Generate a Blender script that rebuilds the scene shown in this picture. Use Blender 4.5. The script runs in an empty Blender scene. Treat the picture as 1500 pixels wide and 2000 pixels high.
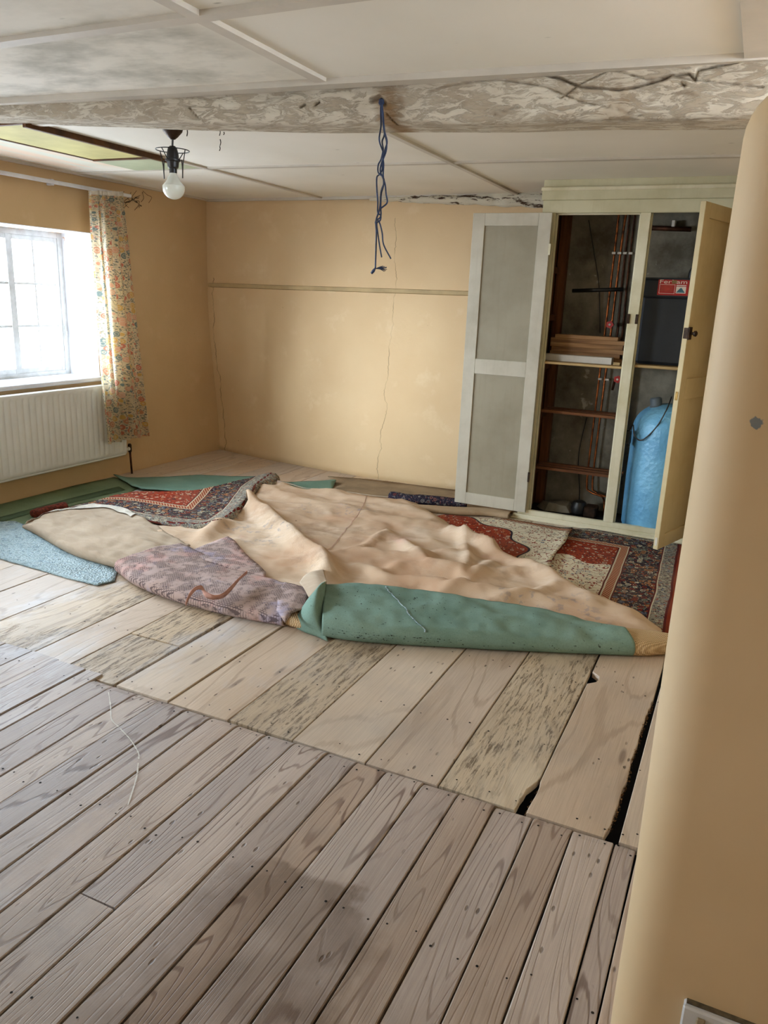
import bpy, bmesh, math, random
from math import sin, cos, pi, sqrt
from mathutils import Vector, Matrix, noise as mn
from mathutils.geometry import delaunay_2d_cdt
random.seed(4)
C = bpy.context.scene.collection
S = bpy.context.scene

# ------------------------------------------------------------------ camera
RX = Vector((0.90342229, 0.42695136, 0.03925179))
RY = Vector((0.14881445, -0.22639225, -0.96260106))
RZ = Vector((-0.40209754, 0.87547649, -0.26806434))
EYE = Vector((0, 0, 1.5)); FPX = 1513.72
cd = bpy.data.cameras.new('camera'); cam = bpy.data.objects.new('camera', cd); C.objects.link(cam)
cam.matrix_world = Matrix(((RX.x, -RY.x, -RZ.x, EYE.x), (RX.y, -RY.y, -RZ.y, EYE.y), (RX.z, -RY.z, -RZ.z, EYE.z), (0, 0, 0, 1)))
cd.sensor_fit = 'VERTICAL'; cd.sensor_height = 36; cd.lens = FPX/2000*36; cd.clip_start = 0.02
S.camera = cam
# ------------------------------------------------------------------ colour management, world, light
S.view_settings.view_transform = 'Standard'; S.view_settings.look = 'None'
S.view_settings.gamma = 1; S.view_settings.use_curve_mapping = False
S.view_settings.exposure = 2.05
S.cycles.use_denoising = True
S.cycles.max_bounces = 10; S.cycles.diffuse_bounces = 7; S.cycles.transparent_max_bounces = 12
S.cycles.sample_clamp_indirect = 6
w = bpy.data.worlds.new('overcast_sky'); S.world = w; w.use_nodes = True
nt = w.node_tree; nt.nodes.clear()
wo = nt.nodes.new('ShaderNodeOutputWorld'); bg = nt.nodes.new('ShaderNodeBackground')
tc = nt.nodes.new('ShaderNodeTexCoord'); sp = nt.nodes.new('ShaderNodeSeparateXYZ'); rp = nt.nodes.new('ShaderNodeValToRGB')
nt.links.new(tc.outputs['Generated'], sp.inputs[0]); mm = nt.nodes.new('ShaderNodeMath'); mm.operation = 'MULTIPLY_ADD'
mm.inputs[1].default_value = .5; mm.inputs[2].default_value = .5
nt.links.new(sp.outputs[2], mm.inputs[0]); nt.links.new(mm.outputs[0], rp.inputs[0])
rp.color_ramp.elements[0].position = 0.40; rp.color_ramp.elements[0].color = (.42, .45, .50, 1)
rp.color_ramp.elements[1].position = 0.51; rp.color_ramp.elements[1].color = (.74, .86, 1.0, 1)
nt.links.new(rp.outputs[0], bg.inputs[0]); bg.inputs[1].default_value = 7.5
nt.links.new(bg.outputs[0], wo.inputs[0])
sl = bpy.data.lights.new('hazy_sun', 'SUN'); sl.energy = 3.4; sl.angle = math.radians(36); sl.color = (.94, .97, 1.0)
so_ = bpy.data.objects.new('hazy_sun', sl); C.objects.link(so_); so_.rotation_euler = Vector((.70, 1.0, -.22)).to_track_quat('-Z', 'Y').to_euler()
# portals at the window openings guide the daylight in (they emit nothing themselves)
def portal(y0, y1, z0, z1, x=-4.96):
    l = bpy.data.lights.new('window_portal', 'AREA'); l.shape = 'RECTANGLE'; l.size = y1-y0; l.size_y = z1-z0
    l.cycles.is_portal = True
    o = bpy.data.objects.new('window_portal', l); C.objects.link(o)
    o.location = (x, (y0+y1)/2, (z0+z1)/2); o.rotation_euler = (pi/2, 0, -pi/2) if x < 0 else (pi/2, 0, pi/2)
    return o
portal(2.26, 4.60, .78, 1.9)
portal(-1.15, 1.25, .78, 1.9)

# ------------------------------------------------------------------ picture measuring helpers (rays through the photograph met with real planes)
def ray(px, py): return (RX*((px-750)/FPX) + RY*((py-1000)/FPX) + RZ)
def zf(px, py, z=0.0):
    d = ray(px, py); return EYE + d*((z-EYE.z)/d.z)
def yf(px, py, y):
    d = ray(px, py); return EYE + d*(y/d.y)
def xf(px, py, x):
    d = ray(px, py); return EYE + d*(x/d.x)

# ------------------------------------------------------------------ node helpers
def lin(c):
    r = []
    for v in c[:3]:
        v /= 255.0; r.append(v/12.92 if v <= .04045 else ((v+.055)/1.055)**2.4)
    return (r[0], r[1], r[2], 1)
class NT:
    def __init__(s, name, rough=.7, spec=.3):
        s.m = bpy.data.materials.new(name); s.m.use_nodes = True; s.t = s.m.node_tree
        s.p = s.t.nodes['Principled BSDF']; s.p.inputs['Roughness'].default_value = rough
        s.p.inputs['Specular IOR Level'].default_value = spec
        s._tc = s._g = s._oi = None
    def n(s, typ, **k):
        q = s.t.nodes.new(typ)
        for a, b in k.items(): setattr(q, a, b)
        return q
    def set(s, sock, v):
        if v is None: return
        if isinstance(v, bpy.types.NodeSocket): s.t.links.new(v, sock)
        elif isinstance(v, (tuple, list)) and sock.type == 'RGBA': sock.default_value = v if len(v) == 4 and max(v) <= 1 else lin(v)
        else: sock.default_value = v
    def obj(s):
        if not s._tc: s._tc = s.n('ShaderNodeTexCoord')
        return s._tc.outputs['Object']
    def uv(s):
        if not s._tc: s._tc = s.n('ShaderNodeTexCoord')
        return s._tc.outputs['UV']
    def pos(s):
        if not s._g: s._g = s.n('ShaderNodeNewGeometry')
        return s._g.outputs['Position']
    def rnd(s):
        if not s._oi: s._oi = s.n('ShaderNodeObjectInfo')
        return s._oi.outputs['Random']
    def vm(s, op, a, b=None):
        q = s.n('ShaderNodeVectorMath', operation=op); s.set(q.inputs[0], a)
        if b is not None: s.set(q.inputs[3] if op == 'SCALE' else q.inputs[1], b)
        return q.outputs[1] if op in ('LENGTH', 'DISTANCE') else q.outputs[0]
    def sc(s, v, x, y, z): return s.vm('MULTIPLY', v, (x, y, z))
    def ma(s, op, a, b=None, c=None, clamp=False):
        q = s.n('ShaderNodeMath', operation=op, use_clamp=clamp); s.set(q.inputs[0], a); s.set(q.inputs[1], b)
        if c is not None: s.set(q.inputs[2], c)
        return q.outputs[0]
    def sep(s, v):
        q = s.n('ShaderNodeSeparateXYZ'); s.set(q.inputs[0], v); return q.outputs
    def com(s, x, y, z):
        q = s.n('ShaderNodeCombineXYZ'); s.set(q.inputs[0], x); s.set(q.inputs[1], y); s.set(q.inputs[2], z); return q.outputs[0]
    def noise(s, v, scale=5, detail=3, rough=.5, dist=0, col=False):
        q = s.n('ShaderNodeTexNoise'); s.set(q.inputs['Vector'], v); q.inputs['Scale'].default_value = scale
        q.inputs['Detail'].default_value = detail; q.inputs['Roughness'].default_value = rough; q.inputs['Distortion'].default_value = dist
        return q.outputs[1 if col else 0]
    def vor(s, v, scale=5, feature='F1', rand=1.0):
        q = s.n('ShaderNodeTexVoronoi', feature=feature); s.set(q.inputs['Vector'], v); q.inputs['Scale'].default_value = scale
        q.inputs['Randomness'].default_value = rand
        return q.outputs
    def ramp(s, f, els, interp='LINEAR'):
        q = s.n('ShaderNodeValToRGB'); s.set(q.inputs[0], f); r = q.color_ramp; r.interpolation = interp
        while len(r.elements) < len(els): r.elements.new(.5)
        for e, (p, c) in zip(r.elements, els):
            e.position = p; e.color = (c, c, c, 1) if isinstance(c, (int, float)) else lin(c)
        return q.outputs[0]
    def mr(s, v, a, b, c=0., d=1., smooth=False):
        q = s.n('ShaderNodeMapRange'); q.interpolation_type = 'SMOOTHSTEP' if smooth else 'LINEAR'
        s.set(q.inputs[0], v)
        for i, x in enumerate((a, b, c, d)): s.set(q.inputs[i+1], x)
        return q.outputs[0]
    def mix(s, f, a, b, mode='MIX'):
        q = s.n('ShaderNodeMix', data_type='RGBA', blend_type=mode); s.set(q.inputs[0], f); s.set(q.inputs[6], a); s.set(q.inputs[7], b)
        return q.outputs[2]
    def bump(s, h, st=.3, dist=.01, nrm=None):
        q = s.n('ShaderNodeBump'); s.set(q.inputs['Height'], h); q.inputs['Strength'].default_value = st; q.inputs['Distance'].default_value = dist
        if nrm: s.set(q.inputs['Normal'], nrm)
        return q.outputs[0]
    def out(s, col=None, nrm=None, rough=None):
        if col is not None: s.set(s.p.inputs['Base Color'], col)
        if nrm is not None: s.set(s.p.inputs['Normal'], nrm)
        if rough is not None: s.set(s.p.inputs['Roughness'], rough)
        return s.m

def simple(name, col, rough=.6, var=.12, scale=8, bump=.1, metal=0, spec=.3, col2=None):
    t = NT(name, rough, spec); nz = t.noise(t.obj(), scale, 5, .6)
    c2 = col2 or tuple(v*(1-var*2.2) for v in col)
    c = t.mix(t.mr(nz, .3, .72), c2, col)
    t.p.inputs['Metallic'].default_value = metal
    return t.out(c, t.bump(t.noise(t.obj(), scale*12, 4, .6), bump, .004))

# ------------------------------------------------------------------ materials
def mat_plaster(name, base, dark, light, cracks=()):
    t = NT(name, .62, .35); P = t.pos()
    big = t.noise(P, 1.1, 4, .55); mid = t.noise(P, 5, 5, .6)
    c = t.mix(t.mr(big, .35, .68), dark, base)
    c = t.mix(t.mr(mid, .58, .75, 0, .45), c, light)
    # small chips and specks
    v = t.vor(P, 7)
    spk = t.ma('MULTIPLY', t.mr(v[0], .02, .045, 1, 0), t.mr(t.noise(P, 2.3, 1), .55, .6))
    c = t.mix(t.ma('MULTIPLY', spk, .7), c, (110, 84, 60))
    xyz = t.sep(P)
    h = t.ma('ADD', t.ma('MULTIPLY', t.noise(P, 6, 4, .6), 1.0), t.ma('MULTIPLY', t.noise(P, 70, 3, .6), .08))
    for (axis, x0, amp, wdt, z0, z1, seed) in cracks:
        nz = t.noise(t.com(seed, 0.0, xyz[2]), 2.2, 6, .65)
        d = t.ma('ABSOLUTE', t.ma('SUBTRACT', t.ma('SUBTRACT', xyz[axis], x0), t.ma('MULTIPLY', t.ma('SUBTRACT', nz, .5), amp)))
        m = t.ma('MULTIPLY', t.mr(d, wdt*.4, wdt, 1, 0), t.ma('MULTIPLY', t.ma('GREATER_THAN', xyz[2], z0), t.ma('LESS_THAN', xyz[2], z1)))
        m = t.ma('MULTIPLY', m, t.mr(t.noise(P, 9, 2), .35, .55, .25, 1))
        c = t.mix(t.ma('MULTIPLY', m, .6), c, (96, 72, 50)); h = t.ma('SUBTRACT', h, t.ma('MULTIPLY', m, .4))
    return t.out(c, t.bump(h, .35, .012))
M = {}
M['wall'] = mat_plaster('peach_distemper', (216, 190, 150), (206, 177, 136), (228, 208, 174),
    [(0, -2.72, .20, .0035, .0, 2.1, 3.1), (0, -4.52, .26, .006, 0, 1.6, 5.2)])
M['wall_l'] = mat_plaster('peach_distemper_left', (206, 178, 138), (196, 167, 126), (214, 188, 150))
M['rail_shaded'] = simple('dado_rail_shaded', (190, 166, 122), .6, .06, 6, .1)  # rail coloured darker than the wall, standing in for shadow lines around it
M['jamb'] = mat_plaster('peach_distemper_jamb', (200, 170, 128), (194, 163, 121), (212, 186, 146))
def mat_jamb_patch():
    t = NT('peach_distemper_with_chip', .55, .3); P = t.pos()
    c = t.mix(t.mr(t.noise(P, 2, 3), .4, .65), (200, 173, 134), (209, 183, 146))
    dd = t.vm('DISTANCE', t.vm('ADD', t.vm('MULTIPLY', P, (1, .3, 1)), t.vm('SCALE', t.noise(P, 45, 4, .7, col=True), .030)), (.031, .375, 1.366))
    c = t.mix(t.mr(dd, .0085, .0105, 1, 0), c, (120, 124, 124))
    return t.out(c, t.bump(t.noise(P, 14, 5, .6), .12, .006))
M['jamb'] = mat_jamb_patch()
def mat_ceiling():
    t = NT('ceiling_white_distemper', .8, .15); P = t.pos()
    c = t.mix(t.mr(t.noise(P, 1.3, 3), .35, .7), (222, 218, 206), (232, 228, 218))
    x = t.sep(P)
    # grey mould bloom on the panel before the beam, left of the batten
    reg = t.ma('MULTIPLY', t.mr(x[0], -1.75, -1.62, 1, 0), t.mr(x[1], 2.72, 2.66, 0, 1))
    reg = t.ma('MULTIPLY', reg, t.mr(x[1], 1.95, 2.05, .35, 1))
    mo = t.mr(t.noise(t.sc(P, 1, 1.7, 1), 3.2, 5, .62), .42, .66)
    c = t.mix(t.ma('MULTIPLY', t.ma('MULTIPLY', reg, mo), .55), c, (128, 128, 112))
    # peach and green bands of old paint beside the loft hatch
    pr = t.ma('MULTIPLY', t.mr(x[0], -3.98, -4.02, 0, 1), t.mr(x[1], 4.2, 4.4, 1, 0))
    pc = t.mix(t.mr(t.noise(t.sc(P, 9, .7, 1), 1.6, 4), .45, .6), (214, 186, 160), (196, 196, 180))
    c = t.mix(t.ma('MULTIPLY', pr, .8), c, pc)
    v = t.vor(t.sc(P, 1, 2.4, 1), 3.3)
    c = t.mix(t.ma('MULTIPLY', t.mr(v[0], .02, .06, 1, 0), .5), c, (110, 104, 88))
    return t.out(c, t.bump(t.noise(P, 9, 5, .6), .12, .006))
M['ceiling'] = mat_ceiling()
M['batten'] = simple('batten_offwhite', (208, 201, 188), .6, .05, 3, .1)
M['hatch_panel'] = simple('hatch_yellow_paint', (196, 186, 122), .7, .06, 4, .1)
M['hatch_green'] = simple('pale_green_paint', (178, 184, 152), .7, .05, 4, .1)
M['hatch_frame'] = simple('bare_brown_wood', (104, 66, 32), .6, .2, 10, .2)
M['white_paint'] = simple('white_gloss_paint', (226, 228, 232), .4, .05, 6, .1)
def mat_reveal():
    t = NT('white_reveal_flaking', .55, .3); P = t.pos()
    c = t.mix(t.mr(t.noise(P, 3, 3), .4, .7), (222, 224, 230), (232, 233, 236))
    x = t.sep(P)
    m = t.ma('MULTIPLY', t.mr(t.noise(P, 11, 5, .6), .52, .56), t.ma('MULTIPLY', t.mr(x[0], -4.86, -4.78, 1, 0), t.mr(x[2], 1.6, 1.7)))
    c = t.mix(m, c, (214, 170, 130))
    return t.out(c, t.bump(t.noise(P, 12, 5), .15, .006))
M['reveal'] = mat_reveal()
M['frame_paint'] = simple('greyed_window_paint', (206, 206, 204), .5, .06, 14, .15)  # white frames greyed in colour so the daylight does not burn them out
M['radiator'] = simple('radiator_enamel', (224, 226, 224), .35, .03, 3, .02, spec=.5)
M['copper'] = simple('aged_copper', (190, 108, 58), .35, .35, 20, .05, metal=.9)
M['dirty_pipe'] = simple('tarnished_copper', (96, 58, 38), .5, .3, 20, .1, metal=.6)
M['black'] = simple('black_plastic', (30, 28, 28), .4, .1, 20, .02, spec=.5)
M['iron'] = simple('brown_iron', (70, 50, 36), .5, .3, 30, .2, metal=.5)
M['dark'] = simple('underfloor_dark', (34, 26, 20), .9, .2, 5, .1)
M['grey_cap'] = simple('grey_plastic_cap', (104, 112, 118), .4, .05, 8, .05)
M['clip'] = simple('white_plastic_clip', (214, 210, 200), .5, .03, 5, .02)
M['red'] = simple('red_valve_wheel', (190, 34, 28), .4, .1, 12, .02, spec=.5)
M['tank_black'] = simple('cistern_black_plastic', (44, 46, 50), .5, .06, 8, .06)
def mat_cup(name, base, dirt):
    t = NT(name, .5, .35); P = t.obj()
    c = t.mix(t.mr(t.noise(P, 3, 5, .6), .42, .75), base, dirt)
    c = t.mix(t.mr(t.noise(t.sc(P, 40, 40, 3), 1, 4), .55, .8, 0, .35), c, dirt)
    return t.out(c, t.bump(t.noise(t.sc(P, 60, 60, 5), 1, 4), .12, .004))
M['cup'] = mat_cup('cupboard_cream_paint', (214, 207, 182), (182, 172, 134))
M['cup_in'] = mat_cup('cupboard_greyed_primer', (190, 184, 168), (164, 156, 138))
M['cup_panel'] = mat_cup('cupboard_panel_primer', (150, 142, 122), (132, 123, 102))
M['cup_green'] = mat_cup('cupboard_green_cream_paint', (196, 190, 160), (172, 164, 130))
M['door_cream'] = mat_cup('door_yellow_cream_paint', (206, 190, 150), (188, 170, 126))
def mat_wood(name, a, b, sc=1.0, rough=.7, axis=0):
    t = NT(name, rough, .25); o = t.vm('ADD', t.obj(), t.vm('SCALE', t.com(t.rnd(), t.rnd(), t.rnd()), 30.0))
    s3 = [30*sc]*3; s3[axis] = 2.0*sc
    g = t.noise(t.sc(o, *s3), 1, 5, .6)
    return t.out(t.mix(t.mr(g, .3, .7), a, b), t.bump(g, .25, .004))
M['wood_brown'] = mat_wood('dark_stained_softwood', (70, 40, 22), (122, 74, 42), axis=2)
M['wood_slat'] = mat_wood('brown_slat_wood', (78, 46, 28), (130, 84, 52))
M['wood_board'] = mat_wood('offcut_board_wood', (104, 72, 46), (168, 128, 88))
M['shelf'] = mat_wood('pale_shelf_wood', (150, 122, 82), (188, 160, 112))
M['primed'] = simple('white_primed_board', (206, 200, 190), .6, .05, 6, .1)
def mat_cupback():
    t = NT('bare_grey_plaster', .9, .1); P = t.pos()
    c = t.mix(t.mr(t.noise(P, 3.5, 5, .65), .35, .7), (92, 86, 74), (150, 144, 130))
    v = t.mr(t.noise(P, 8, 4, .6), .66, .7)
    return t.out(t.mix(v, c, (180, 176, 164)), t.bump(t.noise(P, 15, 5, .65), .4, .01))
M['cup_back'] = mat_cupback()
def mat_foam():
    t = NT('blue_lagging_foam', .38, .45); P = t.obj()
    c = t.mix(t.mr(t.noise(P, 4, 4), .4, .7), (96, 156, 196), (122, 182, 216))
    h = t.ma('ADD', t.noise(P, 28, 3, .6), t.ma('MULTIPLY', t.vor(P, 34)[0], .5))
    return t.out(c, t.bump(h, .5, .012))
M['foam'] = mat_foam()

# floorboards
def mat_plank(name, light, mid, dark, ringc, rings=9., fray=0.0, wet=True, grainf=.8, xsc=5.0):
    t = NT(name, .52, .34); O = t.obj(); P = t.pos()
    r = t.rnd(); o = t.vm('ADD', O, t.com(t.ma('MULTIPLY', r, 37.), t.ma('MULTIPLY', r, 91.), t.ma('MULTIPLY', r, 53.)))
    f1 = t.noise(t.sc(o, xsc, .55, 1), 1, 1.6, .45)
    f2 = t.noise(t.sc(o, 60, 3, 1), 1, 2, .5)
    k = t.ma('ADD', t.ma('MULTIPLY', f1, rings*2.2), t.ma('MULTIPLY', f2, .35))
    fr = t.ma('PINGPONG', k, .5)
    line = t.mr(fr, .36, .47, 0, 1, True)
    fine = t.noise(t.sc(o, 260, 5, 1), 1, 3, .6)
    blot = t.noise(t.sc(o, 3, 1.2, 1), 1, 4, .6)
    c = t.mix(t.mr(blot, .32, .7), mid, light)
    c = t.mix(t.ma('MULTIPLY', line, t.mr(t.noise(t.sc(o, 5, 1, 1), 1, 2), .38, .62, .15, grainf)), c, ringc)
    c = t.mix(t.mr(fine, .42, .8, 0, .38), c, dark)
    # per board tint
    tint = t.ramp(t.ma('FRACT', t.ma('MULTIPLY', r, 17.3)), [(0, (236, 226, 214)), (.35, (255, 252, 246)), (.7, (228, 226, 226)), (1, (250, 238, 222))])
    c = t.mix(1.0, c, tint, 'MULTIPLY')
    h = t.ma('ADD', t.ma('MULTIPLY', fine, .35), t.ma('MULTIPLY', line, -.25))
    # knots
    kv = t.vor(t.sc(o, 7, 1.5, 1), 1.0)
    kn = t.mr(kv[0], .05, .10, 1, 0)
    c = t.mix(t.ma('MULTIPLY', kn, .6), c, (98, 78, 70))
    # flight holes / pock marks
    pv = t.vor(t.sc(o, 30, 12, 1), 1.0)
    pk = t.ma('MULTIPLY', t.mr(pv[0], .09, .16, 1, 0), t.mr(t.noise(o, 4, 2), .5, .6))
    c = t.mix(t.ma('MULTIPLY', pk, .75), c, (70, 56, 46))
    h = t.ma('SUBTRACT', h, pk)
    if fray > 0:
        wn = t.noise(t.sc(o, 75, 9, 1), 1, 7, .82)
        wmask = t.mr(t.noise(t.sc(o, 4.5, 1.8, 1), 1, 3, .6), .58-.3*fray, .70-.3*fray, 0, 1)
        wv = t.ma('MULTIPLY', t.mr(wn, .51, .58, 0, 1), wmask)
        c = t.mix(t.ma('MULTIPLY', wmask, .25), c, (184, 160, 128))
        c = t.mix(t.ma('MULTIPLY', wv, .8), c, (88, 70, 50))
        h = t.ma('SUBTRACT', h, t.ma('MULTIPLY', wv, 2.2))
    X = t.sep(P)
    # grey scuffing, a damp stain and a patchy blue-white tone growing to the left
    gz = t.noise(P, 1.6, 4, .6)
    c = t.mix(t.mr(gz, .5, .75, 0, .4), c, (140, 138, 138))
    if wet:
        nn = t.ma('MULTIPLY', t.ma('SUBTRACT', t.noise(P, 5, 4, .6), .5), .35)
        yy = t.ma('ADD', X[1], nn); xx = t.ma('ADD', X[0], nn)
        dm = t.ma('MULTIPLY', t.mr(yy, 1.47, 1.50, 1, 0), t.ma('MULTIPLY', t.mr(xx, -1.10, -.98, 0, 1), t.mr(xx, -.66, -.58, 1, 0)))
        dm = t.ma('MULTIPLY', dm, t.mr(t.noise(P, 3.5, 3), .34, .52, .35, 1))
        c = t.mix(t.ma('MULTIPLY', dm, .62), c, (92, 72, 56))
        d2 = t.ma('MULTIPLY', t.mr(yy, 1.75, .95, 0, 1), t.mr(t.noise(P, 2.1, 4, .6), .4, .62))
        c = t.mix(t.ma('MULTIPLY', d2, .42), c, (106, 90, 72))
    pale_l = t.ma('MULTIPLY', t.mr(t.noise(t.sc(P, 3, 1.2, 1), 1.4, 5, .68), .52, .72), t.mr(X[0], -1.1, -2.0, 0, 1))
    c = t.mix(t.ma('MULTIPLY', pale_l, .5), c, (198, 200, 208))
    ro = t.mr(blot, .3, .7, .42, .6)
    return t.out(c, t.bump(h, .45, .0035), ro)
M['plank_near'] = mat_plank('weathered_pine_floorboard', (200, 188, 182), (178, 165, 158), (118, 102, 96), (108, 86, 78), rings=11, xsc=6.5)
M['plank_far'] = mat_plank('pale_wide_elm_board', (216, 203, 190), (200, 185, 170), (140, 124, 108), (156, 136, 118), rings=6, wet=False, grainf=.45, xsc=3)
M['plank_worn'] = mat_plank('worm_eaten_board', (216, 200, 178), (200, 182, 158), (112, 90, 68), (130, 112, 88), rings=6, fray=1.0, wet=False, grainf=.3, xsc=3)
M['plank_patchy'] = mat_plank('partly_worm_eaten_board', (214, 202, 184), (198, 184, 166), (120, 104, 86), (140, 120, 100), rings=6, fray=.45, wet=False, grainf=.4, xsc=3)
M['rot'] = simple('crumbling_rotten_edge', (140, 100, 56), .9, .4, 60, .8)

# textiles
def weave(t, v, sx, sy):
    x = t.sep(v)
    a = t.ma('SINE', t.ma('MULTIPLY', x[0], sx)); b = t.ma('SINE', t.ma('MULTIPLY', x[1], sy))
    return t.ma('MULTIPLY', a, b)
def mat_hessian(name, a, b, c3, stain=True, weavesc=900, spots=True):
    t = NT(name, .92, .08); O = t.obj()
    n1 = t.noise(O, 2.2, 5, .6); c = t.mix(t.mr(n1, .3, .7), a, b)
    n2 = t.noise(t.sc(O, 1, 3.5, 1), 3.0, 6, .68)
    c = t.mix(t.mr(n2, .5, .74, 0, .7), c, c3)
    if stain:
        n3 = t.noise(t.vm('ADD', O, (7, 3, 1)), 1.7, 4, .6)
        c = t.mix(t.mr(n3, .5, .68, 0, .75), c, (186, 148, 118))
        n4 = t.noise(t.vm('ADD', O, (2, 9, 5)), 3.1, 5, .65)
        c = t.mix(t.mr(n4, .55, .70, 0, .6), c, (150, 122, 100))
        n5 = t.noise(t.vm('ADD', O, (12, 1, 5)), 2.6, 3, .6)
        c = t.mix(t.mr(n5, .6, .74, 0, .5), c, (206, 160, 148))
        sp = t.ma('MULTIPLY', t.mr(t.noise(t.sc(O, 1, 1, 1), 22, 3, .6), .55, .62), t.mr(t.noise(t.vm('ADD', O, (3, 1, 8)), 1.9, 2), .58, .66))
        c = t.mix(t.ma('MULTIPLY', sp, .45), c, (128, 130, 142))
    if spots:
        v = t.vor(O, 3.5); c = t.mix(t.ma('MULTIPLY', t.mr(v[0], .02, .035, 1, 0), .8), c, (60, 44, 36))
    hh = t.ma('ADD', t.ma('MULTIPLY', weave(t, O, weavesc, weavesc), .25), t.noise(O, 60, 4, .6))
    return t.out(c, t.bump(hh, .35, .004))
M['hessian'] = mat_hessian('hessian_rug_backing', (208, 184, 158), (194, 166, 140), (222, 204, 184))
M['canvas'] = mat_hessian('grey_tan_canvas_backing', (184, 165, 144), (168, 150, 130), (198, 182, 162), stain=False, spots=False)
M['canvas_pale'] = mat_hessian('brown_backing_cloth', (176, 152, 124), (160, 136, 108), (190, 168, 142), stain=False, spots=False)
M['tape'] = simple('white_edge_tape', (222, 214, 200), .8, .08, 20, .2)
def mat_mesh():
    t = NT('coarse_tan_mesh_backing', .9, .08); U = t.obj()
    wv = weave(t, U, 520, 520)
    c = t.mix(t.mr(wv, -.2, .6), (176, 146, 108), (220, 194, 156))
    return t.out(c, t.bump(wv, .5, .004))
M['mesh'] = mat_mesh()
def mat_felt(name, a, b, debris=True):
    t = NT(name, .95, .05); O = t.obj()
    c = t.mix(t.mr(t.noise(O, 3, 5, .62), .35, .68), a, b)
    c = t.mix(t.mr(t.noise(O, 160, 3, .7), .45, .75, 0, .35), c, tuple(v*.72 for v in a))
    if debris:
        d = t.ma('MULTIPLY', t.mr(t.noise(t.sc(O, 1, 2, 1), 34, 4, .7), .64, .68), t.mr(t.noise(O, 3.2, 3), .5, .62))
        c = t.mix(t.ma('MULTIPLY', d, .85), c, (40, 36, 30))
    return t.out(c, t.bump(t.noise(O, 220, 3, .7), .4, .003))
M['felt'] = mat_felt('green_felt_underlay', (112, 138, 126), (132, 158, 146))
M['felt_back'] = mat_felt('green_felt_underlay_dark', (104, 132, 118), (122, 150, 136), False)
M['mat_green'] = mat_felt('grey_green_flat_underlay', (104, 120, 92), (124, 138, 108), False)
M['mat_stripe'] = mat_felt('dark_green_underlay_band', (76, 92, 70), (88, 104, 80), False)
def mat_blue():
    t = NT('blue_grey_rubber_underlay', .42, .45); O = t.obj()
    c = t.mix(t.mr(t.noise(O, 5, 5, .6), .35, .7), (140, 158, 162), (172, 190, 194))
    c = t.mix(t.ma('MULTIPLY', t.mr(t.noise(t.sc(O, 3, 12, 1), 3, 5, .7), .58, .63), .6), c, (88, 120, 146))
    v = t.vor(O, 85, rand=.6)
    c = t.mix(t.mr(v[0], .35, .7, 0, .35), c, (104, 140, 156))
    return t.out(c, t.bump(v[0], 1.0, .008), t.mr(t.noise(O, 30, 3), .4, .6, .22, .5))
M['blue'] = mat_blue()
def mat_purple(name='patterned_rug_reverse'):
    t = NT(name, .92, .08); U = t.obj(); O = U
    c = t.mix(t.mr(t.noise(O, 3, 4, .6), .3, .7), (164, 140, 130), (178, 160, 156))
    c = t.mix(t.mr(t.noise(t.vm('ADD', O, (4, 2, 1)), 5, 4, .6), .52, .66, 0, .6), c, (200, 150, 140))
    c = t.mix(t.mr(t.noise(t.vm('ADD', O, (1, 8, 3)), 6, 4, .6), .55, .66, 0, .6), c, (150, 146, 172))
    q = t.n('ShaderNodeTexBrick'); t.set(q.inputs['Vector'], t.vm('ADD', U, t.vm('SCALE', t.noise(O, 9, 3, .6, col=True), .014)))
    q.inputs['Scale'].default_value = 34; q.inputs['Mortar Size'].default_value = .06
    gm = t.ma('MULTIPLY', t.mr(t.noise(O, 16, 4, .6), .43, .53), .8)
    c = t.mix(t.ma('MULTIPLY', q.outputs['Fac'], gm), c, (74, 62, 64))
    sp = t.mr(t.noise(O, 46, 4, .7), .60, .66, 0, .75)
    c = t.mix(sp, c, (66, 60, 72))
    return t.out(c, t.bump(t.noise(O, 120, 3, .7), .4, .003))
M['purple'] = mat_purple()
M['strip'] = simple('torn_pink_binding', (208, 160, 146), .9, .08, 30, .3)
def persian_cols(t, O, base, cols, sc, warp=.012, lines=(214, 204, 178), lf=7.0, seed=0., dens=.36):
    """motifs on a ground: scrolling stems with leaves, and rosettes with a ring and a heart"""
    o = t.vm('ADD', t.vm('ADD', O, (seed, seed*.7, 0.)), t.vm('SCALE', t.noise(O, 40, 2, .5, col=True), warp))
    st = t.ma('PINGPONG', t.ma('MULTIPLY', t.noise(o, sc*.55, 1.5, .5), lf), .5)
    stem = t.mr(st, .05, .085, 1, 0)
    c = t.mix(stem, base, lines)
    v = t.vor(o, sc, rand=.85)
    colr = t.ramp(t.sep(v[1])[0], [(i/len(cols), k) for i, k in enumerate(cols)], 'CONSTANT')
    c = t.mix(t.mr(v[0], dens, dens+.05, 1, 0), c, colr)
    colr2 = t.ramp(t.sep(v[1])[1], [(i/len(cols), k) for i, k in enumerate(cols[::-1])], 'CONSTANT')
    ring = t.mr(t.ma('ABSOLUTE', t.ma('SUBTRACT', v[0], dens*.62)), .035, .06, 1, 0)
    c = t.mix(ring, c, base)
    c = t.mix(t.mr(v[0], dens*.38, dens*.42, 1, 0), c, colr2)
    v2 = t.vor(o, sc*2.3, rand=1)
    leaf = t.ma('MULTIPLY', t.mr(v2[0], .25, .3, 1, 0), t.mr(v[0], dens+.08, dens+.12))
    colr3 = t.ramp(t.sep(v2[1])[2], [(i/len(cols), k) for i, k in enumerate(cols[1:]+cols[:1])], 'CONSTANT')
    return t.mix(leaf, c, colr3)
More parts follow.
